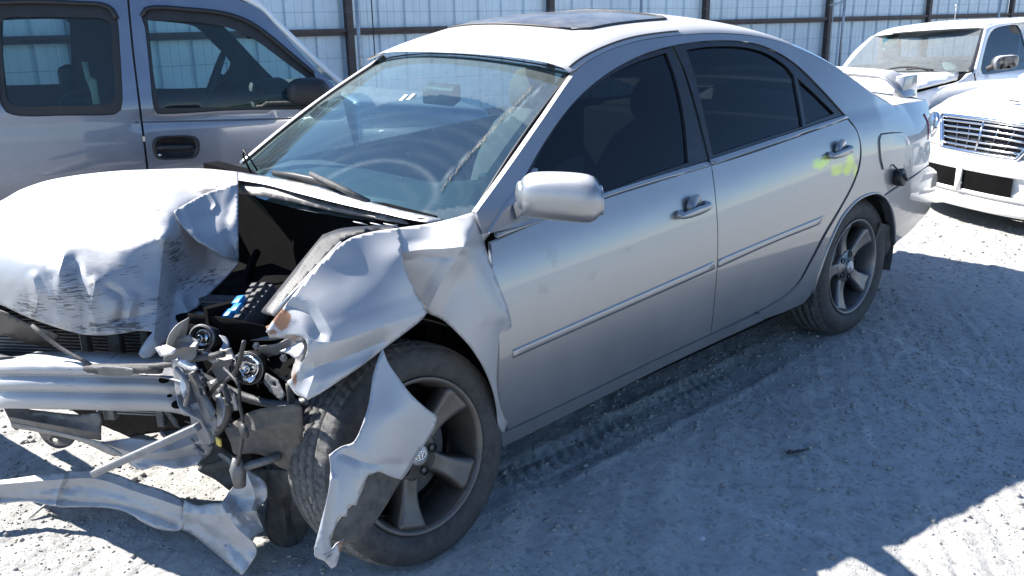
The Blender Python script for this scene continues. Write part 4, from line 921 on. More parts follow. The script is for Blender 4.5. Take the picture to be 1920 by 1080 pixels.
# grey lamp back plate and brackets
sheet('lamp_back', [(484, 650, 1), (520, 645), (548, 632), (570, 640), (572, 662), (562, 690), (556, 712, 1), (540, 716), (522, 705), (505, 690), (490, 672)], [(484, 650, 'x', 2.78), (570, 640, 'x', 2.74), (556, 712, 'x', 2.76), (505, 690, 'x', 2.74), (530, 670, 'x', 2.72)], simple('grey_abs', (.20, .20, .205), .4, 0, .2, 14, .2, 60, dust=.35), car, step=6, tents=[([(490, 655), (530, 672), (550, 710)], .018, 18), ([(535, 640), (550, 668), (565, 680)], -.014, 12)], noise_amp=.006)
sheet('bracket', [(524, 658, 1), (548, 648), (562, 640), (570, 652), (556, 672), (542, 664, 1)], [(524, 658, 'x', 2.80), (562, 640, 'x', 2.78), (556, 672, 'x', 2.80)], ALU, car, step=5, noise_amp=.006)
sheet('bracket', [(538, 716, 1), (552, 706), (566, 700), (572, 720), (574, 745, 1), (556, 740)], [(538, 716, 'y', .74), (566, 700, 'y', .76), (574, 745, 'y', .80)], SILVER_S, car, step=5, noise_amp=.006, attr={'scrape': lambda Q, V: np.full(len(Q), .4), 'rust': lambda Q, V: np.full(len(Q), .5)})
sheet('bracket', [(355, 596, 1), (330, 612), (314, 640), (322, 662), (345, 640), (352, 618, 1)], [(355, 596, 'x', 2.93), (314, 640, 'x', 3.0), (345, 640, 'x', 2.94)], PLATE, car, step=6, tents=[([(350, 600), (325, 640)], .012, 12)], noise_amp=.006)
sheet('bracket', [(410, 628, 1), (424, 632), (430, 646), (424, 660), (412, 656, 1), (418, 642)], [(410, 628, 'x', 2.86), (430, 646, 'x', 2.85), (412, 656, 'x', 2.88)], ALU, car, step=4, noise_amp=.006)
r = random.Random(11)
ABS = simple('broken_lamp_housing', (.10, .10, .105), .45, 0, .25, 14, .2, 60, dust=.3)
def plate(name, pts, x0, x1, mt, holes=(), bend=None, nz=.002):
    us = [p[0] for p in pts]; vs = [p[1] for p in pts]
    return sheet(name, [(u, v, 1) for u, v in pts], [(min(us), min(vs), 'x', x0), (max(us), min(vs), 'x', x1), (min(us), max(vs), 'x', x0 + .01), (max(us), max(vs), 'x', x1 + .02)], mt, car, step=5, holes=holes, tents=[(bend, .012, 9)] if bend else (), noise_amp=nz, noise_s=30, thick=.004, sharp=.3)
plate('lamp_housing', [(312, 640), (352, 628), (372, 640), (366, 668), (350, 688), (326, 694), (306, 676)], 2.99, 2.94, ABS, bend=[(308, 670), (340, 652), (370, 650)])
plate('lamp_housing', [(398, 662), (432, 652), (440, 668), (428, 690), (436, 712), (410, 716), (396, 694)], 2.90, 2.86, ABS, bend=[(400, 680), (436, 672)])
plate('torn_bracket', [(322, 676), (334, 672), (346, 700), (342, 738), (330, 742), (326, 710)], 2.99, 2.97, STEEL, [[(331, 690), (336, 689), (338, 698), (333, 699)]])
plate('torn_bracket', [(352, 700), (366, 694), (386, 740), (404, 772), (398, 790), (384, 786), (368, 748)], 2.95, 2.92, STEELD, [[(372, 728), (378, 727), (382, 740), (377, 742)]], [(358, 700), (380, 745), (395, 785)])
plate('torn_bracket', [(404, 742), (412, 738), (420, 764), (418, 796), (408, 800), (406, 770)], 2.91, 2.90, ALU)
plate('torn_bracket', [(498, 700), (520, 712), (534, 740), (528, 752), (508, 736), (494, 716)], 2.80, 2.77, STEELD, [[(510, 716), (516, 716), (518, 724), (512, 724)]])
plate('paint_shard', [(330, 668), (352, 676), (370, 690), (362, 696), (344, 690), (332, 684)], 2.98, 2.95, SILVER_N)
plate('paint_shard', [(290, 652), (312, 646), (330, 654), (322, 664), (300, 668)], 3.02, 3.0, SILVER_N)
plate('paint_shard', [(376, 656), (398, 664), (410, 676), (398, 680), (384, 672)], 2.92, 2.9, SILVER_N)
plate('paint_shard', [(338, 704), (350, 700), (352, 726), (344, 748), (338, 730)], 2.99, 2.98, BLUEISH)
plate('crushed_bracket', [(352, 760), (380, 750), (410, 790), (402, 830), (380, 836), (360, 800)], 2.96, 2.90, STEEL, bend=[(360, 770), (384, 800), (396, 830)], nz=.006)
plate('crushed_bracket', [(388, 716), (412, 708), (440, 740), (446, 770), (424, 772), (400, 748)], 2.90, 2.86, STEELD, [[(412, 736), (420, 734), (424, 744), (416, 746)]], [(396, 720), (430, 760)], .005)
plate('dark_backing', [(352, 600), (500, 636), (560, 720), (540, 770), (440, 780), (360, 770), (320, 690)], 2.80, 2.66, DARK)  # black sheet added behind the lamp wreck against stray sun
for i in range(16):
    u, v = r.uniform(330, 530), r.uniform(650, 780); L_ = r.uniform(30, 70); a0 = r.choice((.5, .7, 1.4, 1.8, .3)) + r.uniform(-.2, .2); S = smooth_line([(u, v), (u + L_*.5*math.cos(a0) + r.uniform(-8, 8), v + L_*.5*math.sin(a0)), (u + L_*math.cos(a0), v + L_*math.sin(a0))], 6)
    m = MB(); m.tube([onp(p[0], p[1], 'x', 2.93 - .20*(p[0] - 330)/200 + .012*math.sin(k*.8 + i)) for k, p in enumerate(S)], r.choice((.0022, .0028, .004)), 6); m.build('wire', r.choice((BLACK, BLACK, BLACKD, STEELD)), car)
for i in range(9):
    u, v = r.uniform(330, 540), r.uniform(640, 770); p = onp(u, v, 'x', 2.95 - .20*(u - 330)/200); n = np.array([.75, .6, .2]); n /= np.linalg.norm(n); e1 = np.cross(n, [0, 0, 1.]); e1 /= np.linalg.norm(e1); e2 = np.cross(e1, n)
    m = MB(); m.loft([[p + n*o + q*(math.cos(a)*e1 + math.sin(a)*e2) for a in np.linspace(0, 2*math.pi, 6, endpoint=False)] for q, o in ((.011, 0), (.011, .003), (.0065, .003), (.0065, .010))]); m.build('bolt', STEEL, car, smooth=False)
plate('dark_infill', [(-60, 742), (380, 750), (420, 800), (396, 822), (330, 806), (190, 826), (60, 800), (-60, 790)], 3.10, 2.70, DARK)  # black sheet added so the gap below the beam stays dark
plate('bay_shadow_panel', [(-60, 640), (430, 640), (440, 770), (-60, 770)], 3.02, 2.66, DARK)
# radiator, condenser, fins as real slats
fr_a, fr_b = onp(-170, 640, 'z', .56), onp(420, 700, 'z', .50); fr_a[2] = fr_b[2] = 0; fu = (fr_b - fr_a); fL = np.linalg.norm(fu); fu /= fL; fnv = np.array([fu[1], -fu[0], 0]); fnv = fnv if fnv[0] > 0 else -fnv
def fpnt(s, o, z): return fr_a + fu*s + fnv*o + np.array([0, 0, z])
RAD = simple('radiator_fins', (.035, .036, .04), .6, .3, .4, 30, .5, 400, dust=.35)
m = MB(); m.box(fpnt(fL/2, -.16, .49), fu*fL/2, fnv*.02, (0, 0, .19)); radi = m.build('radiator', RAD, car, smooth=False)
m = MB()
for z in np.arange(.32, .68, .011): m.box(fpnt(fL/2, -.137, z), fu*fL/2, fnv*.004, (0, 0, .0022))
m.build('fins', STEELD, radi, smooth=False, kind='stuff')
for q, wd in ((.62, .020), (.72, .014), (.52, .012)):
    m = MB(); m.box(fpnt(fL*q, -.09, .55), fu*wd, fnv*.014, (0, 0, .12)); m.build('grille_brace', BLACKD, car, bevel=.004)
sheet('grille_shell', [(-160, 545, 1), (-80, 560), (0, 582), (60, 610), (110, 630), (96, 650), (40, 640), (-30, 615), (-160, 580, 1)], [(-160, 545, 'x', 3.3), (0, 582, 'x', 3.22), (110, 630, 'x', 3.12), (96, 650, 'x', 3.12), (-160, 580, 'x', 3.32)], BLACK, car, step=9, noise_amp=.006)
for pts, rr in (([(140, 705), (170, 694), (230, 688), (300, 686), (350, 676), (420, 664)], .009), ([(-20, 668), (60, 684), (150, 690), (300, 692)], .014), ([(60, 610), (110, 650), (170, 684)], .006)):
    m = MB(); m.tube([onp(u, v, 'x', 3.24 - .26*max(0, u)/330) for u, v in smooth_line(pts, 20)], rr, 7); m.build('trim_strip', BLACKD, car)
# bumper beam: pressed channel with two ribs
bc = [(-190, 728, 3.42), (0, 724, 3.29), (100, 725, 3.19), (200, 727, 3.08), (300, 729, 2.96), (352, 735, 2.90), (392, 752, 2.86)]
rows = []
L = smooth_line([(b[0], b[1]) for b in bc], 10)
for i, (u, v) in enumerate(L):
    x = np.interp(u, [b[0] for b in bc], [b[2] for b in bc]); p = onp(u, v, 'x', x); a = onp(L[max(0, i-1)][0], L[max(0, i-1)][1], 'x', np.interp(L[max(0, i-1)][0], [b[0] for b in bc], [b[2] for b in bc])); q_ = onp(*L[min(len(L)-1, i+1)], 'x', np.interp(L[min(len(L)-1, i+1)][0], [b[0] for b in bc], [b[2] for b in bc])); d = q_ - a; d[2] = 0; d /= np.linalg.norm(d); n = np.array([d[1], -d[0], 0]); n = n if n[0] > 0 else -n
    e = max(0, (u - 310)/80); j = .022*e*math.sin(u*.30) + .004*math.sin(u*.045); k = 1.22 + .30*e
    rows.append([p + n*(a_ + j) + np.array([0, 0, z*k + .4*j]) for a_, z in ((-.13, .046), (-.014, .056), (.0, .050), (.004, .032), (-.012, .027), (-.012, .021), (.008, .016), (.010, -.006), (-.010, -.012), (-.010, -.018), (.006, -.024), (.006, -.052), (-.004, -.060), (-.13, -.058))])
m = MB(); m.loft(rows, True, True); nv = len(m.V); beam = m.build('bumper_beam', SILVER_S, car, attrs={'scrape': np.full(nv, .35), 'rust': np.full(nv, .12)})
for O_, x0, mt in (([(255, 690, 1), (300, 684), (330, 688), (352, 706), (340, 716, 1), (300, 706), (262, 702)], 2.98, STEEL), ([(330, 716, 1), (356, 712), (386, 750), (396, 786), (380, 790, 1), (352, 776), (336, 760)], 2.93, ALU), ([(150, 690, 1), (210, 688), (250, 694), (246, 704, 1), (180, 702)], 3.09, STEELD)):
    sheet('torn_beam_skin', O_, [(O_[0][0], O_[0][1], 'x', x0 + .03), (O_[3][0], O_[3][1], 'x', x0 - .02), (O_[4][0], O_[4][1], 'x', x0 + .01)], mt, beam, step=5, noise_amp=.008, noise_s=26, sharp=.35)
for u, v, s in ((308, 712, 8), (334, 758, 10), (318, 742, 4)):
    m = MB(); p = onp(u, v, 'x', np.interp(u, [b[0] for b in bc], [b[2] for b in bc]) + .030); tv = (CC - p)/np.linalg.norm(CC - p); a1 = np.cross(tv, [0, 0, 1.]); a1 /= np.linalg.norm(a1); a2 = np.cross(a1, tv); m.loft([[p + tv*o + s/640*(math.cos(a)*a1*1.2 + math.sin(a)*a2*.8) for a in np.linspace(0, 6.283, 12, endpoint=False)] for o in (-.03, .004)]); m.build('bolt_hole', DARK, beam)
# lower carrier, plates, undertray
sheet('lower_carrier', [(3, 758, 1), (60, 768), (150, 778), (186, 776), (190, 826, 1), (150, 820), (90, 806), (20, 792, 1)], [(3, 758, 'x', 3.25), (20, 792, 'x', 3.25), (186, 776, 'x', 3.06), (190, 826, 'x', 3.06)], STEELD, car, step=8, tents=[([(8, 780), (90, 795), (186, 812)], .02, 14)], noise_amp=.005)
sheet('lower_carrier', [(20, 792, 1), (90, 806), (150, 820), (185, 828, 1), (228, 852), (215, 856), (150, 828), (80, 812), (22, 802, 1)], [(20, 792, 'z', .33), (185, 828, 'z', .32), (80, 812, 'z', .30), (228, 852, 'z', .30)], PLATE, car, step=7, noise_amp=.005)
sheet('tow_bracket', [(70, 808, 1), (100, 812), (142, 822, 1), (130, 836), (108, 841), (86, 830)], [(70, 808, 'x', 3.12), (142, 822, 'x', 3.08), (108, 841, 'x', 3.1)], BLACKD, car, holes=[[(97, 823), (103, 821), (109, 824), (106, 829), (98, 828)]], step=6)
m = MB()
for z in np.arange(.335, .405, .0085): m.box(fpnt(fL*.655, -.045, z), fu*.105, fnv*.012, (0, 0, .0024))
m.build('condenser_fins', STEEL, radi, smooth=False, kind='stuff')
m = MB(); m.box(fpnt(fL*.655, -.06, .37), fu*.115, fnv*.006, (0, 0, .042)); m.build('condenser', BLACKD, radi, smooth=False)
m = MB(); m.box(fpnt(fL*.60, -.035, .37), fu*.018, fnv*.014, (0, 0, .055)); m.build('condenser_bracket', STEELD, car, bevel=.004)
m = MB(); m.box(fpnt(fL*.765, -.035, .36), fu*.012, fnv*.014, (0, 0, .06)); m.build('condenser_bracket', STEELD, car, bevel=.004)
sheet('valance', [(150, 822, 1), (190, 828), (240, 822), (300, 824), (345, 800, 1), (385, 790), (404, 812), (398, 845), (370, 870, 1), (330, 878), (300, 872), (260, 880), (225, 856), (180, 840)], [(150, 822, 'z', .31), (240, 822, 'z', .31), (345, 800, 'z', .33), (404, 812, 'z', .31), (370, 870, 'z', .235), (260, 880, 'z', .23), (225, 856, 'z', .25)], SILVER_S, car, step=6, attr={'scrape': lambda Q, V: np.full(len(Q), .38), 'rust': lambda Q, V: np.full(len(Q), .30)},  tents=[([(190, 830), (260, 850), (340, 840), (400, 812)], .022, 20), ([(270, 860), (330, 862), (380, 850)], -.018, 16), ([(385, 792), (392, 830), (372, 868)], .016, 12)], noise_amp=.008, noise_s=20, thick=.004)
sheet('dark_splash_panel', [(345, 790, 1), (400, 780), (450, 800), (470, 860), (440, 890), (400, 880), (370, 872), (398, 846), (404, 812)], [(345, 790, 'x', 2.85), (470, 860, 'x', 2.75), (400, 880, 'x', 2.84)], STEELD, car, step=8, noise_amp=.010)
sheet('undertray', [(420, 805, 1), (470, 772), (550, 758, 1), (566, 765), (562, 884), (552, 886, 1), (520, 874), (498, 856), (470, 850), (440, 852), (432, 830)], [(420, 805, 'x', 2.90), (550, 758, 'x', 2.80), (560, 884, 'x', 2.78), (440, 852, 'x', 2.90)], simple('brown_undertray', (.06, .053, .047), .6, 0, .3, 14, .3, 60, dust=.3), car, step=9, holes=[[(452, 806), (458, 801), (465, 806), (462, 816), (454, 815)]], tents=[([(440, 820), (500, 800), (556, 790)], .012, 20)], noise_amp=.004)
m = MB(); m.box((2.52, .28, .40), (.02, 0, 0), (0, .40, 0), (0, 0, .26)); m.box((2.55, -.1, .24), (.22, 0, 0), (0, .45, 0), (0, 0, .015)); m.box((2.50, .56, .62), (.16, 0, 0), (0, .02, 0), (0, 0, .20)); m.box((2.64, .34, .52), (.20, 0, 0), (0, .012, 0), (0, 0, .20)); m.build('apron_and_sun_plate', DARK, car, smooth=False)  # the last plate is added to keep sun off the undertray
# crossmember curve below the lamp, struts, cables
for pts, x0, x1, rr, mt, nm in (([(345, 690), (400, 716), (460, 744), (520, 758), (580, 752)], 2.92, 2.72, .012, STEELD, 'lower_lamp_rail'), ([(352, 700), (410, 728), (470, 752), (540, 764)], 2.90, 2.74, .008, BLACKD, 'lower_lamp_rail'),
    ([(420, 690), (446, 720), (450, 760), (457, 800), (452, 840), (446, 872)], 2.93, 2.93, .0045, BLACK, 'cable'), ([(458, 640), (440, 700), (400, 730), (378, 780)], 2.9, 2.93, .006, BLACK, 'cable'), ([(542, 720), (546, 760), (540, 830), (548, 900), (556, 950)], 2.78, 2.74, .010, BLACKD, 'hose'), ([(418, 720), (430, 760), (424, 790), (408, 812)], 2.93, 2.93, .009, BLACK, 'hose'), ([(540, 745), (556, 800), (552, 870)], 2.76, 2.72, .006, BLACK, 'cable'), ([(330, 690), (352, 720), (348, 760)], 3.0, 2.98, .006, STEEL, 'cable')):
    S = smooth_line(pts, 9); m = MB(); m.tube([onp(u, v, 'x', x0 + (x1 - x0)*i/len(S)) for i, (u, v) in enumerate(S)], rr, 7); m.build(nm, mt, car)
m = MB(); p = onp(457, 808, 'x', 2.95); m.loft([[p + np.array([o, 0, 0]) + .020*np.array([0, math.cos(a), math.sin(a)]) for a in np.linspace(0, 6.28, 16, endpoint=False)] for o in (-.004, .004)]); m.build('grommet', BLACK, car)
m = MB(); p = onp(446, 880, 'x', 2.92); m.tube([p + np.array([0, 0, .035]), p, p - np.array([0, 0, .05])], [.010, .022, .016], 12); m.tube([p - np.array([0, .0, .0]), p + np.array([-.1, .05, .02])], .012, 8); m.build('ball_joint', STEELD, car)
m = MB(); p = onp(410, 828, 'x', 2.93); m.box(p, (.004, 0, 0), (0, .012, 0), (0, 0, .012)); m.build('connector', simple('yellow_connector', (.55, .40, .08), .4), car, bevel=.003)
m = MB(); a, b = onp(176, 888, 'x', 3.18), onp(372, 800, 'x', 3.0); d = (b-a)/np.linalg.norm(b-a); u2 = np.cross(d, [0, 0, 1.]); u2 /= np.linalg.norm(u2); u3 = np.cross(u2, d); m.box((a+b)/2, (b-a)/2, u2*.012, u3*.010); m.build('brace_bar', STEEL, car, bevel=.003)
# lower control arm / subframe behind the wheel gap
m = MB(); m.tube([(2.45, .62, .22), (2.62, .40, .20), (2.75, .20, .22)], [.035, .045, .05], 10, True, .5); m.tube([(2.50, .60, .25), (2.48, .58, .62)], [.03, .035], 12); m.build('control_arm', STEELD, car)
sheet('torn_undershield', [(486, 884, 1), (520, 880), (556, 892), (566, 930), (580, 985, 1), (560, 1020), (530, 1030, 1), (505, 1012), (496, 985), (500, 940), (496, 905)], [(486, 884, 'z', .24), (556, 892, 'z', .25), (580, 985, 'z', .06), (505, 1012, 'z', .02), (500, 940, 'z', .15)], BLACKD, car, step=7, tents=[([(500, 900), (530, 950), (540, 1020)], .02, 18), ([(556, 900), (545, 960), (560, 1010)], -.014, 14)], noise_amp=.006)
sheet('torn_undershield', [(400, 866, 1), (440, 850), (480, 856), (500, 880, 1), (470, 884), (448, 900), (430, 920, 1), (404, 900), (370, 880)], [(400, 866, 'z', .22), (480, 856, 'z', .26), (430, 920, 'z', .13), (370, 880, 'z', .19)], BLACKD, car, step=7, tents=[([(400, 880), (440, 872), (490, 872)], .016, 16)], noise_amp=.006)
rr = random.Random(29)
for i in range(14):
    u, v = rr.uniform(300, 470), rr.uniform(770, 880); L_, W_ = rr.uniform(16, 44), rr.uniform(4, 9); a0 = rr.uniform(-.9, 1.2); du, dv = L_*math.cos(a0)/2, L_*math.sin(a0)/2; pu, pv = -W_*math.sin(a0)/2, W_*math.cos(a0)/2
    plate('broken_strip', [(u - du - pu, v - dv - pv), (u + du*.3 - pu, v + dv*.3 - pv - 2), (u + du - pu*.3, v + dv - pv*.3), (u + du*.7 + pu, v + dv*.7 + pv), (u - du + pu, v - dv + pv)], 2.96 - .14*(u - 300)/170, 2.93 - .14*(u - 300)/170, rr.choice((BLACKD, STEELD, STEEL, ABS, PLATE)), nz=.003)
# ---------------- torn bumper rail lying in front
bar = thing('bent_bumper_rail', 'long dented silver rail ending in a crumpled sheet, lying on the ground before the sedan', 'bumper rail', (3.1, .1, 0))
rail_o = [(-160, 912, 1), (0, 900), (90, 888), (170, 880), (215, 888), (260, 905), (310, 920), (345, 940), (352, 966, 1), (340, 992), (304, 994), (265, 978), (235, 958), (190, 950), (104, 948), (50, 938), (0, 943), (-160, 958, 1)]
sheet('rail', rail_o, [(-160, 912, 'z', .155), (-160, 958, 'z', .09), (0, 900, 'z', .145), (0, 943, 'z', .085), (170, 880, 'z', .165), (190, 950, 'z', .075), (265, 905, 'z', .15), (265, 978, 'z', .07), (345, 940, 'z', .13), (340, 992, 'z', .06), (90, 916, 'z', .125), (310, 955, 'z', .11)], SILVER_S, bar, step=6, attr={'scrape': lambda Q, V: np.full(len(Q), .38), 'rust': lambda Q, V: np.full(len(Q), .30)},  tents=[([(-150, 920), (0, 908), (100, 900), (180, 898), (250, 920), (340, 950)], .020, 16), ([(104, 946), (110, 920), (120, 895)], .010, 10), ([(0, 935), (100, 938), (235, 950), (330, 985)], -.012, 10)], noise_amp=.007, noise_s=15, thick=.006)
sheet('crumpled_end', [(345, 938, 1), (372, 948), (395, 944), (414, 944, 1), (432, 920), (447, 898), (462, 882), (480, 890), (498, 907), (499, 934), (482, 958), (494, 994, 1), (474, 1010), (481, 1034), (466, 1060), (452, 1078, 1), (425, 1055), (395, 1030), (360, 1002), (338, 992, 1)], [(345, 938, 'z', .14), (338, 992, 'z', .06), (414, 944, 'z', .17), (462, 882, 'z', .26), (499, 934, 'z', .20), (494, 994, 'z', .12), (452, 1078, 'z', .015), (395, 1030, 'z', .03), (430, 990, 'z', .12)], SILVER_S, bar, step=6, attr={'scrape': lambda Q, V: np.full(len(Q), .38), 'rust': lambda Q, V: np.full(len(Q), .30)},  tents=[([(345, 960), (400, 965), (445, 960), (482, 958)], .020, 22), ([(414, 944), (440, 985), (478, 1020)], .018, 18), ([(430, 925), (450, 955), (492, 990)], -.018, 16), ([(390, 1000), (430, 1020), (466, 1055)], -.010, 14), ([(462, 884), (478, 930), (470, 960)], .012, 14)], noise_amp=.011, noise_s=17, thick=.005)
m = MB(); m.tube([onp(104, 934, 'z', .07), onp(80, 950, 'z', .03), onp(55, 972, 'z', .01)], [.012, .010, .004], 6, True, .4); m.build('hanging_tab', STEELD, bar)
# ------------------------------------------------------------------ grey two-tone truck at the left
suv = thing('grey_pickup', 'dark grey two-tone four-door truck parked behind the wrecked sedan, facing right', 'truck', (1.9, -3.0, 0))
VA = np.array([-.92, .392, 0]); VN = np.array([.392, .92, 0]); VO = np.array([1.14, -2.31, 0])
# wavy lower flank that rolls inwards below the crease
def van_out(a, z):
    if z > .99: return .004 - .22*(z - .99) - .10*max(0, z - 1.35)**2
    return .004 + .012*math.sin(min(1, max(0, (.93 - z)/.5))*math.pi) - (.0 if z > .62 else .22*(.62 - z)**1.3) - (.010 if .895 < z < .915 else 0)
VS = Side(VO, VA, VN, van_out)
rd_o = [(-420, 560, 1), (-420, 30), (-400, -30), (-330, -60, 1), (100, -52), (236, -44, 1), (241, 20), (250, 110), (263, 215), (275, 312), (284, 400), (294, 560, 1)]
rw = [(-10, 5), (60, 2), (150, 5), (190, 8), (208, 16), (219, 36), (224, 90), (229, 190), (226, 206), (214, 214), (120, 216), (40, 217), (12, 210), (2, 195), (-4, 110)]
van_p = {'scrape': lambda A: np.zeros(len(A)), }
panel('rear_door', VS, rd_o, GREY2, suv, [rw], step=.04, gap=.003, pxstep=14)
fd_o = [(238, -44, 1), (330, -34), (400, -14), (455, 2), (488, 18), (512, 42), (545, 78), (580, 115), (612, 146), (640, 172, 1), (690, 400), (700, 560, 1), (500, 565), (297, 560, 1), (286, 400), (277, 312), (265, 215), (252, 110), (243, 20)]
fw = [(266, 30), (272, 18), (284, 14), (340, 17), (410, 24), (455, 37), (490, 57), (520, 82), (552, 108), (580, 131), (592, 141, 1), (596, 175), (596, 204, 1), (440, 206), (296, 213), (289, 204), (280, 120), (272, 50)]
vfd = panel('front_door', VS, fd_o, GREY2, suv, [fw], step=.04, gap=.003, pxstep=12)
def vband(name, o, h, par, off): return panel(name, VS, o, BLACK, par, [h], step=.03, gap=0, off=off, pxstep=10)
vband('window_frame', rw, [(4, 38), (60, 32), (150, 33), (196, 36), (207, 44), (210, 90), (215, 180), (210, 192), (200, 197), (100, 199), (30, 199), (16, 192), (10, 175), (4, 100)], suv, -.012)
vband('window_frame', fw, [(275, 38, 1), (340, 40), (400, 46), (440, 56), (480, 76), (520, 105), (556, 132), (575, 146), (578, 160), (580, 200, 1), (440, 202), (298, 204, 1), (285, 120)], vfd, -.012)
VGL = glass('van_pane', (.42, .62, .62), .8, .03, .0, (.35, .42, .42))
panel('pane', VS, [(0, 30), (100, 24), (200, 28), (215, 90), (220, 200), (100, 204), (5, 204)], VGL, suv, step=.06, gap=0, off=-.03, rim=0)
panel('pane', VS, [(272, 30), (400, 38), (480, 66), (560, 126), (588, 145), (588, 206), (440, 208), (292, 212)], VGL, vfd, step=.06, gap=0, off=-.03, rim=0)
# visor of dark trim over the windows
def vpt(u, v, o=0.): a, z = VS.hit(u, v); return VS.pos(np.array([a]), np.array([z]), o)[0]
def vstrip(name, pts, r, m_, par, o=.004, flat=1.):
    m = MB(); m.tube([vpt(u, v, o) for u, v in smooth_line(pts, 12)], r, 7, True, flat); return m.build(name, m_, par)
vstrip('rain_visor', [(266, 30), (274, 17), (300, 14), (344, 17), (412, 24), (457, 37), (492, 58), (550, 106), (588, 138)], .020, BLACK, vfd, .004, .7)
vstrip('rain_visor', [(-40, 6), (60, 3), (150, 6), (192, 9), (210, 18), (219, 36)], .020, BLACK, suv, .004, .7)
vstrip('crease_line', [(-300, 247), (0, 239), (260, 229)], .0045, simple('stripe', (.07, .075, .09), .4), suv, .003); vstrip('crease_line', [(268, 229), (400, 226), (560, 222)], .0045, simple('stripe', (.07, .075, .09), .4), vfd, .003)
vstrip('drip_moulding', [(395, -22), (455, -6), (492, 14), (515, 38), (560, 82), (612, 132), (655, 168)], .016, WHITE, suv, .012)  # white paint stands in for sunlight on the gutter edge
# two-part door handle in its black bowl
m = MB(); pts_h = [(286, 266), (294, 257), (330, 254), (366, 256), (374, 266), (373, 286), (364, 296), (328, 299), (296, 298), (288, 288)]
R = []
cN = np.mean([vpt(u, v) for u, v in smooth_line(pts_h, 6, True)], 0)
for q, o in ((1.0, .004), (.97, .012), (.86, .010), (.74, -.012), (.05, -.016)): R.append([cN + (vpt(u, v) - cN)*q + VN*o for u, v in smooth_line(pts_h, 6, True)])
m.loft(R); hb_ = m.build('handle_bowl', BLACK, vfd)
m = MB(); m.tube([vpt(294, 277, .006), vpt(304, 276, .020), vpt(352, 275, .020), vpt(362, 275, .006)], .013, 8, True, 1.2); m.build('handle', BLACK, hb_)
m = MB(); c_ = vpt(300, 290, .012); m.loft([[c_ + VN*o + .008*(math.cos(a)*VA + math.sin(a)*np.array([0, 0, 1])) for a in np.linspace(0, 6.283, 14, endpoint=False)] for o in (-.01, .004)]); m.build('key_lock', CHROME, hb_)
# black door mirror
m = MB(); R = []; c_ = vpt(573, 170, .13)
for q in np.linspace(-1, 1, 11):
    e = max(.3, (1 - abs(q)**4)**.5); R.append([c_ + VA*(.125*q) + np.array([0, 0, 1])*(.085*e*math.copysign(abs(math.sin(t))**.7, math.sin(t))) + VN*(.07*e*math.copysign(abs(math.cos(t))**.7, math.cos(t))) for t in np.linspace(0, 2*math.pi, 18, endpoint=False)])
m.loft(R); vm = m.build('door_mirror', BLACK, vfd)
m = MB(); m.tube([vpt(556, 186, -.01), vpt(560, 180, .10)], [.035, .028], 8); m.build('mirror_arm', BLACK, vm)
# far side, roof, windscreen, cabin
FS = Side(VO - VN*1.46, VA, VN, lambda a, z: .20*max(0, z - .99))
far_o = [(-420, 420, 1), (-420, -60, 1), (100, -60), (330, -30), (412, 42, 1), (440, 70), (500, 134), (540, 170, 1), (600, 420, 1)]
fw1 = [(-200, 40, 1), (-120, 36), (-60, 38, 1), (-62, 160, 1), (-200, 160, 1)]
fw2 = [(6, 38, 1), (60, 36), (124, 37), (131, 44, 1), (134, 150), (128, 157, 1), (60, 159), (12, 160, 1), (6, 100)]
fw3 = [(277, 38, 1), (340, 44), (366, 50), (400, 82), (432, 118), (420, 140), (395, 164, 1), (340, 166), (290, 166, 1), (284, 100)]
VIN = simple('van_lining', (.05, .055, .065), .8, 0, .2, 6)
panel('far_side', FS, far_o, VIN, suv, [fw1, fw2, fw3], step=.06, gap=0, pxstep=14, rim=.0)
near = [vpt(u, v) for u, v in smooth_line([(-380, -62), (-100, -58), (100, -55), (236, -46), (330, -36), (400, -16), (455, 0), (488, 16)], 30)]
m = MB(); m.loft([[p - VN*(1.36*q) + np.array([0, 0, .04*math.sin(math.pi*q)**.7]) for q in np.linspace(0, 1, 12)] for p in near], False, False); m.build('roof', GREY2, suv)
e_ = [near[-1] - VN*(1.36*q) + np.array([0, 0, .04*math.sin(math.pi*q)**.7]) for q in np.linspace(0, 1, 12)]; lowp = vpt(650, 168)
base = [lowp - VN*(1.42*q) - VA*.02 for q in np.linspace(0, 1, 12)]
m = MB(); m.loft([[p*(1-t) + b*t for p, b in zip(e_, base)] for t in np.linspace(0, 1, 8)], False, False); m.build('windscreen', VGL, suv)
m = MB(); m.hexa([VO + VA*a + VN*n + np.array([0, 0, z]) for a, n, z in ((.46, .0, .40), (1.45, -.06, .35), (1.45, -1.4, .35), (.46, -1.46, .40))], [VO + VA*a + VN*n + np.array([0, 0, z]) for a, n, z in ((.46, -.01, .96), (1.40, -.10, .84), (1.40, -1.36, .84), (.46, -1.45, .96))]); m.build('bonnet', GREY2, suv, bevel=.06)
m = MB(); m.box(VO + VA*.18 - VN*.72 + np.array([0, 0, .90]), VA*.24, VN*.68, (0, 0, .10)); m.box(VO + VA*.02 - VN*.36 + np.array([0, 0, 1.03]), VA*.10, VN*.16, (0, 0, .05)); m.build('dashboard', VIN, suv, bevel=.04)
m = MB(); m.box(VO + VA*(-1.4) - VN*.73 + np.array([0, 0, .58]), VA*1.8, VN*.70, (0, 0, .10)); m.box(VO + VA*(-1.3) - VN*.73 + np.array([0, 0, .32]), VA*1.9, VN*.62, (0, 0, .06)); m.build('cabin_floor', VIN, suv, smooth=False)
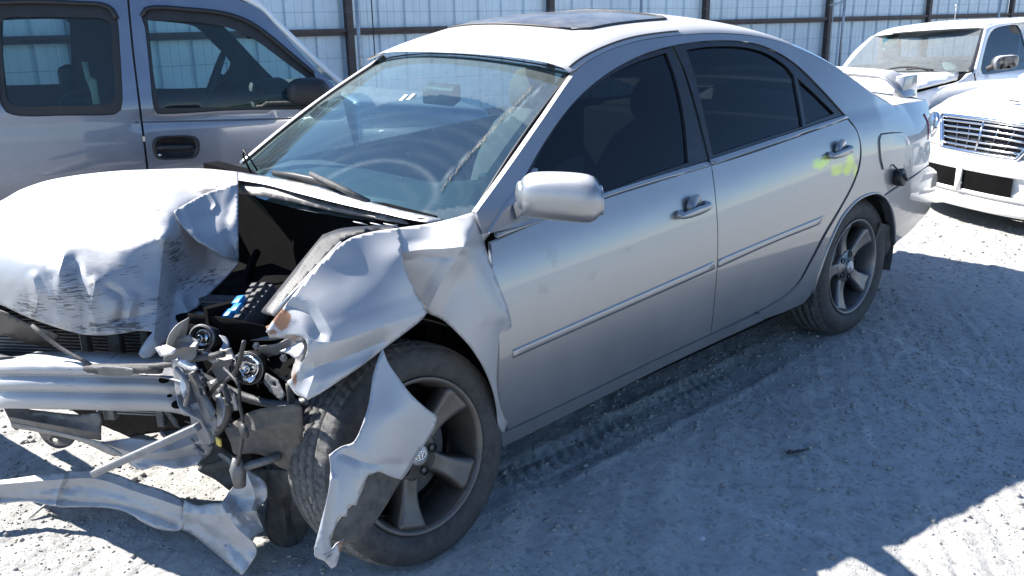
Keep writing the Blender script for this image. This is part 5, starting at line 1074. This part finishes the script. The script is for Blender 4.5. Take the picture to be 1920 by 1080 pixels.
c_ = vpt(404, 160, -.33); ax_ = VA*-.88 + np.array([0, 0, .42]); ax_ /= np.linalg.norm(ax_); e1 = VN; e2 = np.cross(ax_, e1); m = MB(); m.tube([c_ + .19*(math.cos(a)*e1 + math.sin(a)*e2) for a in np.linspace(0, 2*math.pi, 33)], .015, 8, False); m.box(c_ - ax_*.02, e1*.17, e2*.02, ax_*.012); m.box(c_ - ax_*.02, e1*.06, e2*.06, ax_*.025); m.tube([c_ - ax_*.03, c_ - ax_*.45], .03, 8); m.build('steering_wheel', VIN, suv)
m = MB(); m.tube([vpt(156, 118, -.08), vpt(163, 145, -.06), vpt(172, 170, -.06), vpt(180, 197, -.06)], .016, 6, True, .35); m.tube([vpt(167, 147, -.055), vpt(173, 152, -.05), vpt(180, 197, -.05)], .020, 6, True, .3); m.build('seat_belt', simple('belt_webbing', (.50, .50, .45), .8, 0, .1), suv)
for aa in (-.35,):
    m = MB(); b_ = VO - VA*.78 - VN*.38; m.box(b_ + VA*aa + np.array([0, 0, .80]), VA*.07, VN*.24, (0, 0, .24)); m.box(b_ + VA*(aa - .02) + np.array([0, 0, 1.14]), VA*.04, VN*.12, (0, 0, .07)); m.build('seat', VIN, suv, bevel=.03)
m = MB(); m.tube([vpt(486, 68, -.7), vpt(488, 78, -.7)], .03, 8); m.build('inner_mirror', BLACK, suv)
for a in (-2.5, .95):
    m = MB(); cc = VO + VA*a - VN*.12 + np.array([0, 0, .30]); m.loft([[cc + VN*o + r_*(math.cos(t)*VA + math.sin(t)*np.array([0, 0, 1.])) for t in np.linspace(0, 2*math.pi, 36, endpoint=False)] for r_, o in ((.2, -.2), (.29, -.2), (.31, -.17), (.31, .03), (.28, .06), (.2, .05), (.17, .0), (.01, .0))]); m.build('wheel', RUBBER, suv)

# ------------------------------------------------------------------ white sedan, nose to the left, at the right edge
mer = thing('white_sedan', 'white luxury sedan with a slatted chrome grille at the right edge, nose to the left', 'car', (-3.2, .5, 0))
hd = np.array([.93, -.37, 0]); hd /= np.linalg.norm(hd); lf = np.array([.37, .93, 0])/np.linalg.norm([.37, .93, 0])   # forward, its left
MO = onp(1769, 245, 'z', .60); MO[2] = 0; MO = MO + hd*.075 + lf*.36   # front centre on the ground
def mp(f, l, z): return MO + hd*f + lf*l + np.array([0, 0, z])
def mrow(z, f0, hw, k=.30, n=21, pw=2.6):   # plan outline of the nose at height z
    return [mp(f0 - k*abs(q)**pw, hw*q, z) for q in np.linspace(-1, 1, n)]
GZ0, GZ1 = .50, .705
nose = [(.16, -.04, .80), (.20, .0, .83), (.27, .02, .86), (.30, .0, .87), (.42, .015, .88), (.47, .02, .88), (.50, -.02, .87)]
m = MB(); m.loft([mrow(z, f, h) for z, f, h in nose], False, False); mb = m.build('front_bumper', WHITE, mer)
# fender and headlamp wall either side of the grille, then bonnet
m = MB(); rows = []
for f, z, hw, zz in ((-.03, .50, .87, 0), (-.045, .60, .87, 0), (-.07, .70, .86, 0), (-.12, .735, .85, .0), (-.35, .79, .86, .0), (-.7, .84, .88, 0), (-1.1, .875, .90, 0), (-1.35, .89, .90, 0)):
    rows.append([mp(f - .34*abs(q)**2.4*(1 if f > -.2 else .5 if f > -.5 else 0.1), hw*q, z + .05*(1 - abs(q)**2.2)*(1 if z > .72 else 0) - (.12*abs(q)**7 if z > .72 else 0)) for q in np.linspace(-1, 1, 25)])
m.loft(rows, False, False); m.build('bonnet', WHITE, mer)
for sg in (-1, 1):
    def lat(f, z): return sg*((.905 - .035*(z > .7) - .03*(z < .25)) - .20*max(0, (f + .75)/.5)**2 - .12*max(0, (-4.0 - f)/.5)**2)
    m = MB(); m.loft([[mp(f, lat(f, z), z - (.10*max(0, (f + .9)/.65)**2 if z > .8 else 0)) for f in np.concatenate([np.linspace(-.26, -1.2, 12), np.linspace(-1.5, -4.6, 12)])] for z in (.20, .30, .5, .68, .80, .87)], False, False); m.build('body_side', WHITE, mer)
    def gh(f, t): return mp(f, sg*(.86 - .24*t), .87 + .44*t)
    m = MB(); m.loft([[gh(f, t) for f in np.linspace(-1.45 - .75*t, -3.9 + .55*t, 10)] for t in (0, .5, .93)], False, False); m.build('side_glass', TINT, mer)
    m = MB(); m.tube([gh(-1.35, 0), gh(-1.75, .5), gh(-2.15, .95), gh(-2.8, 1.0), gh(-3.4, .93), gh(-3.95, 0)], .035, 8, True, .7); m.build('window_surround', WHITE, mer)
    m = MB(); m.tube([gh(-2.55, 0), gh(-2.6, .95)], .03, 6); m.build('door_pillar', BLACK, mer)
def gx(f, z, hw): return [mp(f - .12*(q*q)*(1 if f > -2.5 else -1), hw*q, z + .035*(1 - q*q)) for q in np.linspace(-1, 1, 13)]
m = MB(); m.loft([gx(-1.33, .88, .84), gx(-1.7, 1.08, .74), gx(-2.05, 1.27, .64)], False, False); m.build('windscreen', glass('sedan_windscreen', (.2, .28, .28), .5, .15, 0, (.4, .42, .42)), mer)
m = MB(); m.loft([gx(-2.04, 1.27, .64), gx(-2.6, 1.32, .62), gx(-3.3, 1.27, .64)], False, False); m.build('roof', WHITE, mer)
m = MB(); m.loft([gx(-3.3, 1.27, .64), gx(-3.95, .93, .80)], False, False); m.build('rear_window', TINT, mer)
m = MB(); m.loft([gx(-3.94, .92, .82), gx(-4.3, .91, .82), gx(-4.62, .87, .78), gx(-4.66, .5, .78), gx(-4.6, .25, .75)], False, False); m.build('boot', WHITE, mer)
# grille: chrome frame, slats, centre bar, black behind
def gp(l, z, o=0.): q = l/.87; return mp(-.03 - (z - .5)*.20 - .34*abs(q)**2.4 + o, l, z)
gw0, gw1 = .30, .40
def gl(s, t, o=0.): return gp(s*(gw0 + (gw1 - gw0)*t), GZ0 + (GZ1 - GZ0)*t + .012*(1 - s*s)*(t > .5), o)
m = MB(); m.loft([[gl(s, t, .012) for s in np.linspace(-1, 1, 15)] for t in (0, .5, 1)], False, False); m.build('grille_back', BLACK, mer)
fr_ = [gl(s, 1, .030) for s in np.linspace(-1, 1, 17)] + [gl(1, t, .030) for t in (.75, .5, .25)] + [gl(s, 0, .030) for s in np.linspace(1, -1, 17)] + [gl(-1, t, .030) for t in (.25, .5, .75)]
m = MB(); m.tube(fr_ + fr_[:1], .020, 8, True, .8); gf = m.build('grille_frame', CHROME, mer)
for t in (.17, .34, .51, .68, .85):
    m = MB(); P = [gl(s, t, .028) for s in np.linspace(-.97, .97, 17)]; m.loft([[p + np.array([0, 0, .011]), p + hd*.012 + np.array([0, 0, .005]), p + hd*.012 - np.array([0, 0, .004]), p - np.array([0, 0, .009])] for p in P]); m.build('slat', CHROME, gf)
for s in (-.6, -.3, .3, .6):
    m = MB(); m.tube([gl(s, 0, .022), gl(s, 1, .022)], .004, 6); m.build('grille_rib', CHROME, gf)
m = MB(); m.tube([gl(0, 0, .036), gl(0, 1, .036)], .009, 8); m.build('centre_bar', CHROME, gf)
# lower intake with strut
def bp(l, z, o=0.): q = l/.87; return mp(.006 - .30*abs(q)**2.6 + o, l, z)
def intake(s0, s1, name):
    m = MB(); m.loft([[bp(s, z0 + (z1 - z0)*t, .022) for s, z0, z1 in ((s0 + (s1 - s0)*k/10, .255, .385 - .02*abs(s0 + (s1-s0)*k/10)) for k in range(11))] for t in (0, .5, 1)], False, False); return m.build(name, DARK, mer)
intake(-.40, -.095, 'lower_intake'); intake(-.055, .32, 'lower_intake')
m = MB(); m.loft([[bp(s, z, .040) for s in (-.097, -.053)] for z in (.24, .40)], False, False); m.build('intake_strut', WHITE, mer, thick=.01)
for z in (.245, .392):
    m = MB(); m.tube([bp(s, z, .018) for s in np.linspace(-.66, .60, 16)], .012, 7); m.build('intake_lip', WHITE, mer)
# lip spoiler
m = MB(); m.loft([mrow(z, f, h) for z, f, h in ((.13, .03, .82), (.16, .055, .83), (.19, .045, .83), (.215, .01, .83))], False, False); m.build('lip', WHITE, mer)
# headlamps
for sg in (-1, 1):
    for k, (l, r_) in enumerate(((.55, .085), (.70, .065))):
        c_ = gp(sg*l, .62, .01); n_ = hd*.85 + lf*sg*.45 + np.array([0, 0, .2]); n_ /= np.linalg.norm(n_); a1 = np.cross(n_, [0, 0, 1.]); a1 /= np.linalg.norm(a1); a2 = np.cross(a1, n_)
        def rg(r, o): return [c_ + n_*o + r*(math.cos(t)*a1*1.15 + math.sin(t)*a2) for t in np.linspace(0, 2*math.pi, 28, endpoint=False)]
        m = MB(); m.loft([rg(r_*1.08, -.05), rg(r_*1.08, .004), rg(r_, .012), rg(r_*.9, .006), rg(r_*.6, -.03), rg(.003, -.035)]); hl = m.build('headlamp', CHROME, mer)
        m = MB(); m.loft([rg(r_*.95, .012), rg(r_*.6, .024), rg(.003, .03)]); m.build('lens', glass('lamp_lens', (.85, .9, .92), 1.), hl)
m = MB(); c_ = mp(-.22, .05, .835); m.box(c_, hd*.012, lf*.035, (0, 0, .004)); m.build('badge_mount', BLACKD, mer, bevel=.003)
m = MB(); c_ = mp(-.10, .30, .42); m.box(c_, hd*.003, lf*.12, (0, 0, .0008)); m.build('bumper_seam', BLACKD, mer)
for f in (-.85, -3.7):
    for sg in (-1, 1):
        m = MB(); cc = mp(f, sg*.81, .30); m.loft([[cc + lf*sg*o + r_*(math.cos(t)*hd + math.sin(t)*np.array([0, 0, 1.])) for t in np.linspace(0, 2*math.pi, 30, endpoint=False)] for r_, o in ((.2, -.1), (.30, -.1), (.31, -.08), (.31, .08), (.28, .1), (.01, .09))]); m.build('wheel', RUBBER, mer)
m = MB(); m.box(mp(-2.3, 0, .24), hd*2.0, lf*.72, (0, 0, .03)); m.build('underbody', DARK, mer, smooth=False)
m = MB(); c_ = mp(-1.75, -.98, .92); m.loft([[c_ + lf*(.10*q) + hd*(.05*e*math.cos(t)) + np.array([0, 0, .06*e*math.sin(t)]) for t in np.linspace(0, 6.283, 14, endpoint=False)] for q, e in ((-1, .4), (-.7, .9), (0, 1), (.7, .9), (1, .4))]); m.build('door_mirror', WHITE, mer)

# ------------------------------------------------------------------ white pickup behind
tk = thing('white_pickup', 'white pickup with a dusty windscreen parked behind the white sedan, bonnet slightly ajar', 'truck', (-5, -1.5, 0))
def td(u, v, d): return onp(u, v, 'd', d)
DA, DP = 8.3, 9.15      # depth at the near and far windscreen pillars
TG = glass('truck_windscreen', (.60, .68, .66), .55, .30, .1, (.40, .42, .41), spots=.3)
wsc = sheet('windscreen', [(1640, 66, 1), (1700, 60), (1780, 55), (1845, 52, 1), (1836, 90), (1824, 134, 1), (1740, 134), (1660, 133), (1580, 130, 1), (1610, 98)], [(1640, 66, 'd', 9.7), (1845, 52, 'd', 8.9), (1824, 134, 'd', 8.2), (1580, 130, 'd', 9.0), (1710, 134, 'd', 8.35), (1745, 58, 'd', 9.1)], TG, tk, step=8, thick=0)
sheet('windscreen_band', [(1840, 54, 1), (1847, 52), (1836, 95), (1825, 136, 1), (1812, 134, 1), (1820, 122), (1828, 96)], [(1840, 54, 'd', 8.88), (1825, 136, 'd', 8.18), (1812, 134, 'd', 8.2)], BLACK, wsc, step=6)
sheet('windscreen_band', [(1640, 66, 1), (1700, 60), (1780, 55), (1845, 52, 1), (1844, 55), (1780, 58), (1700, 63), (1638, 69, 1)], [(1640, 66, 'd', 9.69), (1845, 52, 'd', 8.89), (1745, 58, 'd', 9.09)], BLACKD, wsc, step=6)
sheet('sticker', [(1655, 72, 1), (1685, 60, 1), (1682, 86), (1655, 96, 1)], [(1655, 72, 'd', 9.45), (1685, 60, 'd', 9.45), (1655, 96, 'd', 9.2)], simple('teal_sticker', (.03, .10, .13), .4), wsc, step=8)
sheet('paper', [(1766, 118), (1778, 116), (1790, 120), (1796, 127), (1788, 131), (1772, 130)], [(1766, 118, 'd', 8.5), (1796, 127, 'd', 8.35), (1772, 130, 'd', 8.35)], simple('pale_paper', (.62, .74, .72), .7, 0, .05), tk, step=6)
sheet('roof', [(1632, 71, 1), (1645, 62), (1670, 53), (1710, 46), (1770, 39), (1840, 35), (1920, 32), (2000, 31, 1), (2010, 38), (1920, 42), (1880, 44), (1858, 47), (1846, 53, 1), (1780, 56), (1700, 61), (1640, 67, 1)], [(1632, 71, 'd', 9.75), (1710, 46, 'd', 10.3), (1840, 35, 'd', 10.4), (2000, 31, 'd', 10.6), (1846, 53, 'd', 8.85), (1920, 42, 'd', 9.3), (1640, 67, 'd', 9.68), (1745, 58, 'd', 9.06)], WHITE, tk, step=8)
sheet('far_pillar', [(1632, 69, 1), (1641, 66), (1610, 98), (1583, 130), (1575, 131, 1), (1600, 98)], [(1632, 69, 'd', 9.75), (1575, 131, 'd', 9.05), (1583, 130, 'd', 9.0)], WHITE, tk, step=6)
side_o = [(1846, 52, 1), (1862, 46), (1900, 42), (1960, 40), (2040, 40, 1), (2040, 330, 1), (1900, 330), (1800, 330), (1660, 330, 1), (1660, 190), (1715, 175), (1760, 163), (1800, 151), (1812, 138), (1825, 135, 1), (1836, 95)]
sw_ = [(1854, 68), (1864, 54), (1890, 47), (1908, 47), (1914, 56), (1926, 100), (1932, 128, 1), (1890, 134), (1842, 139), (1839, 130), (1846, 95)]
sc_ = [(1846, 52, 'd', 8.85), (1825, 135, 'd', 8.2), (2040, 40, 'd', 10.6), (2040, 330, 'd', 9.9), (1660, 330, 'd', 7.35), (1660, 190, 'd', 7.5), (1735, 172, 'd', 7.85), (1900, 140, 'd', 8.85)]
sheet('body_side', side_o, sc_, WHITE, tk, holes=[sw_], step=9)
sheet('door_pane', [(1852, 66), (1864, 52), (1890, 45), (1910, 45), (1930, 100), (1934, 130), (1840, 141), (1837, 130)], [(u, v, a, d + .03) for u, v, a, d in sc_], glass('truck_pane', (.05, .08, .10), .7, .03, 0, (.3, .35, .38)), tk, step=10, thick=0)
m = MB(); m.tube([td(1827, 138, 8.15), td(1829, 152, 8.12), td(1830, 180, 8.1)], .006, 5); m.build('door_gap', DARK, tk)
# mirror
m = MB(); c_ = td(1884, 117, 8.3); a1 = RR[0]; a2 = np.array([0, 0, 1.]); a3 = np.cross(a1, a2)
m.loft([[c_ + a3*o + .108*k*math.copysign(abs(math.cos(t))**.55, math.cos(t))*a1 + a2*(.062*k*math.copysign(abs(math.sin(t))**.6, math.sin(t)) + .02*math.cos(t)) for t in np.linspace(0, 6.283, 22, endpoint=False)] for k, o in ((.7, -.06), (1, -.04), (1.02, .03), (.93, .04))]); tm = m.build('door_mirror', SILVER, tk)
m = MB(); c2 = c_ ; m.loft([[c2 + a3*o*s_ + .098*k*math.copysign(abs(math.cos(t))**.55, math.cos(t))*a1 + a2*(.054*k*math.copysign(abs(math.sin(t))**.6, math.sin(t)) + .02*math.cos(t)) for t in np.linspace(0, 6.283, 22, endpoint=False)] for k, o, s_ in ((1, .046, -1 if (a3 @ (CC - c_)) < 0 else 1), (.02, .046, -1 if (a3 @ (CC - c_)) < 0 else 1))]); m.build('mirror_shell', SILVER, tm)
m = MB(); m.tube([c_ - a1*.08 - a2*.03, td(1850, 130, 8.35)], [.03, .025], 8); m.build('mirror_arm', BLACKD, tm)
# bonnet, lifted a little at its rear edge, with a dark gap above the wing
sheet('bonnet', [(1540, 134, 1), (1600, 133), (1700, 136), (1798, 134, 1), (1797, 142), (1795, 149, 1), (1760, 156), (1720, 164), (1650, 176), (1540, 185, 1)], [(1540, 134, 'd', 9.1), (1798, 134, 'd', 8.25), (1795, 149, 'd', 8.2), (1720, 164, 'd', 7.75), (1540, 185, 'd', 7.9), (1650, 155, 'd', 8.2)], WHITE, tk, step=9, thick=.02)
sheet('bonnet_gap', [(1796, 148, 1), (1760, 156), (1715, 166, 1), (1715, 176, 1), (1760, 165), (1800, 152, 1)], [(1796, 148, 'd', 8.22), (1715, 166, 'd', 7.82), (1715, 176, 'd', 7.82), (1800, 152, 'd', 8.25)], DARK, tk, step=8)
for P in ([(1657, 132), (1690, 127), (1720, 128), (1741, 133)], [(1700, 131), (1725, 129), (1750, 133)]):
    m = MB(); m.tube([td(u, v - 1, 8.5 - (u - 1657)/300) for u, v in smooth_line(P, 10)], .010, 6); m.build('wiper_blade', BLACK, tk)
sheet('dashboard', [(1600, 122, 1), (1700, 117), (1815, 112, 1), (1822, 136), (1700, 138), (1585, 134, 1)], [(1600, 122, 'd', 9.3), (1815, 112, 'd', 8.9), (1822, 136, 'd', 8.35), (1585, 134, 'd', 9.1)], CAB, tk, step=12)
sheet('cabin_back', [(1650, 60, 1), (1900, 40), (1900, 150, 1), (1640, 150, 1)], [(1650, 60, 'd', 11.2), (1900, 40, 'd', 11.0), (1640, 150, 'd', 11.0), (1900, 150, 'd', 10.8)], CAB, tk, step=20, holes=[[(1690, 72, 1), (1850, 66, 1), (1850, 104, 1), (1690, 108, 1)]])
m = MB(); p = td(1790, 36, 10.3); m.tube([p, p + np.array([.0, 0, .14])], [.005, .003], 5); m.box(p + np.array([0, 0, .15]), RR[0]*.008, (0, .008, 0), (0, 0, .012)); m.build('aerial', GALV, tk)

# ------------------------------------------------------------------ bits on the ground
p = onp(1495, 850, 'z', .0); m = MB(); d = RR[0]*np.array([1, 1, 0]); m.tube([p - d*.03 + np.array([0, 0, .004]), p + np.array([0, 0, .008]), p + d*.018 + np.array([-.004, 0, .010]), p + d*.034 + np.array([-.012, 0, .012])], [.003, .006, .005, .003], 6); m.box(p - d*.028 + np.array([0, 0, .006]), (.010, 0, 0), (0, .006, 0), (0, 0, .005))
tag(m.build('twig', simple('dark_wood', (.05, .045, .05), .9), None), 'small dark broken twig on the shaded ground right of the sedan', 'twig')
p = onp(1313, 1020, 'z', 0.); m = MB(); r = random.Random(3)
m.add([p + np.array([r.uniform(-.014, .014), r.uniform(-.014, .014), .012 + r.uniform(0, .014)]) for _ in range(8)], [(0, 1, 2), (2, 3, 4), (4, 5, 6), (6, 7, 0), (1, 3, 5)])
tag(m.build('litter', simple('pale_foil', (.55, .56, .57), .4, .4), None, smooth=False), 'scrap of pale crumpled litter on the shaded ground at the bottom', 'litter')
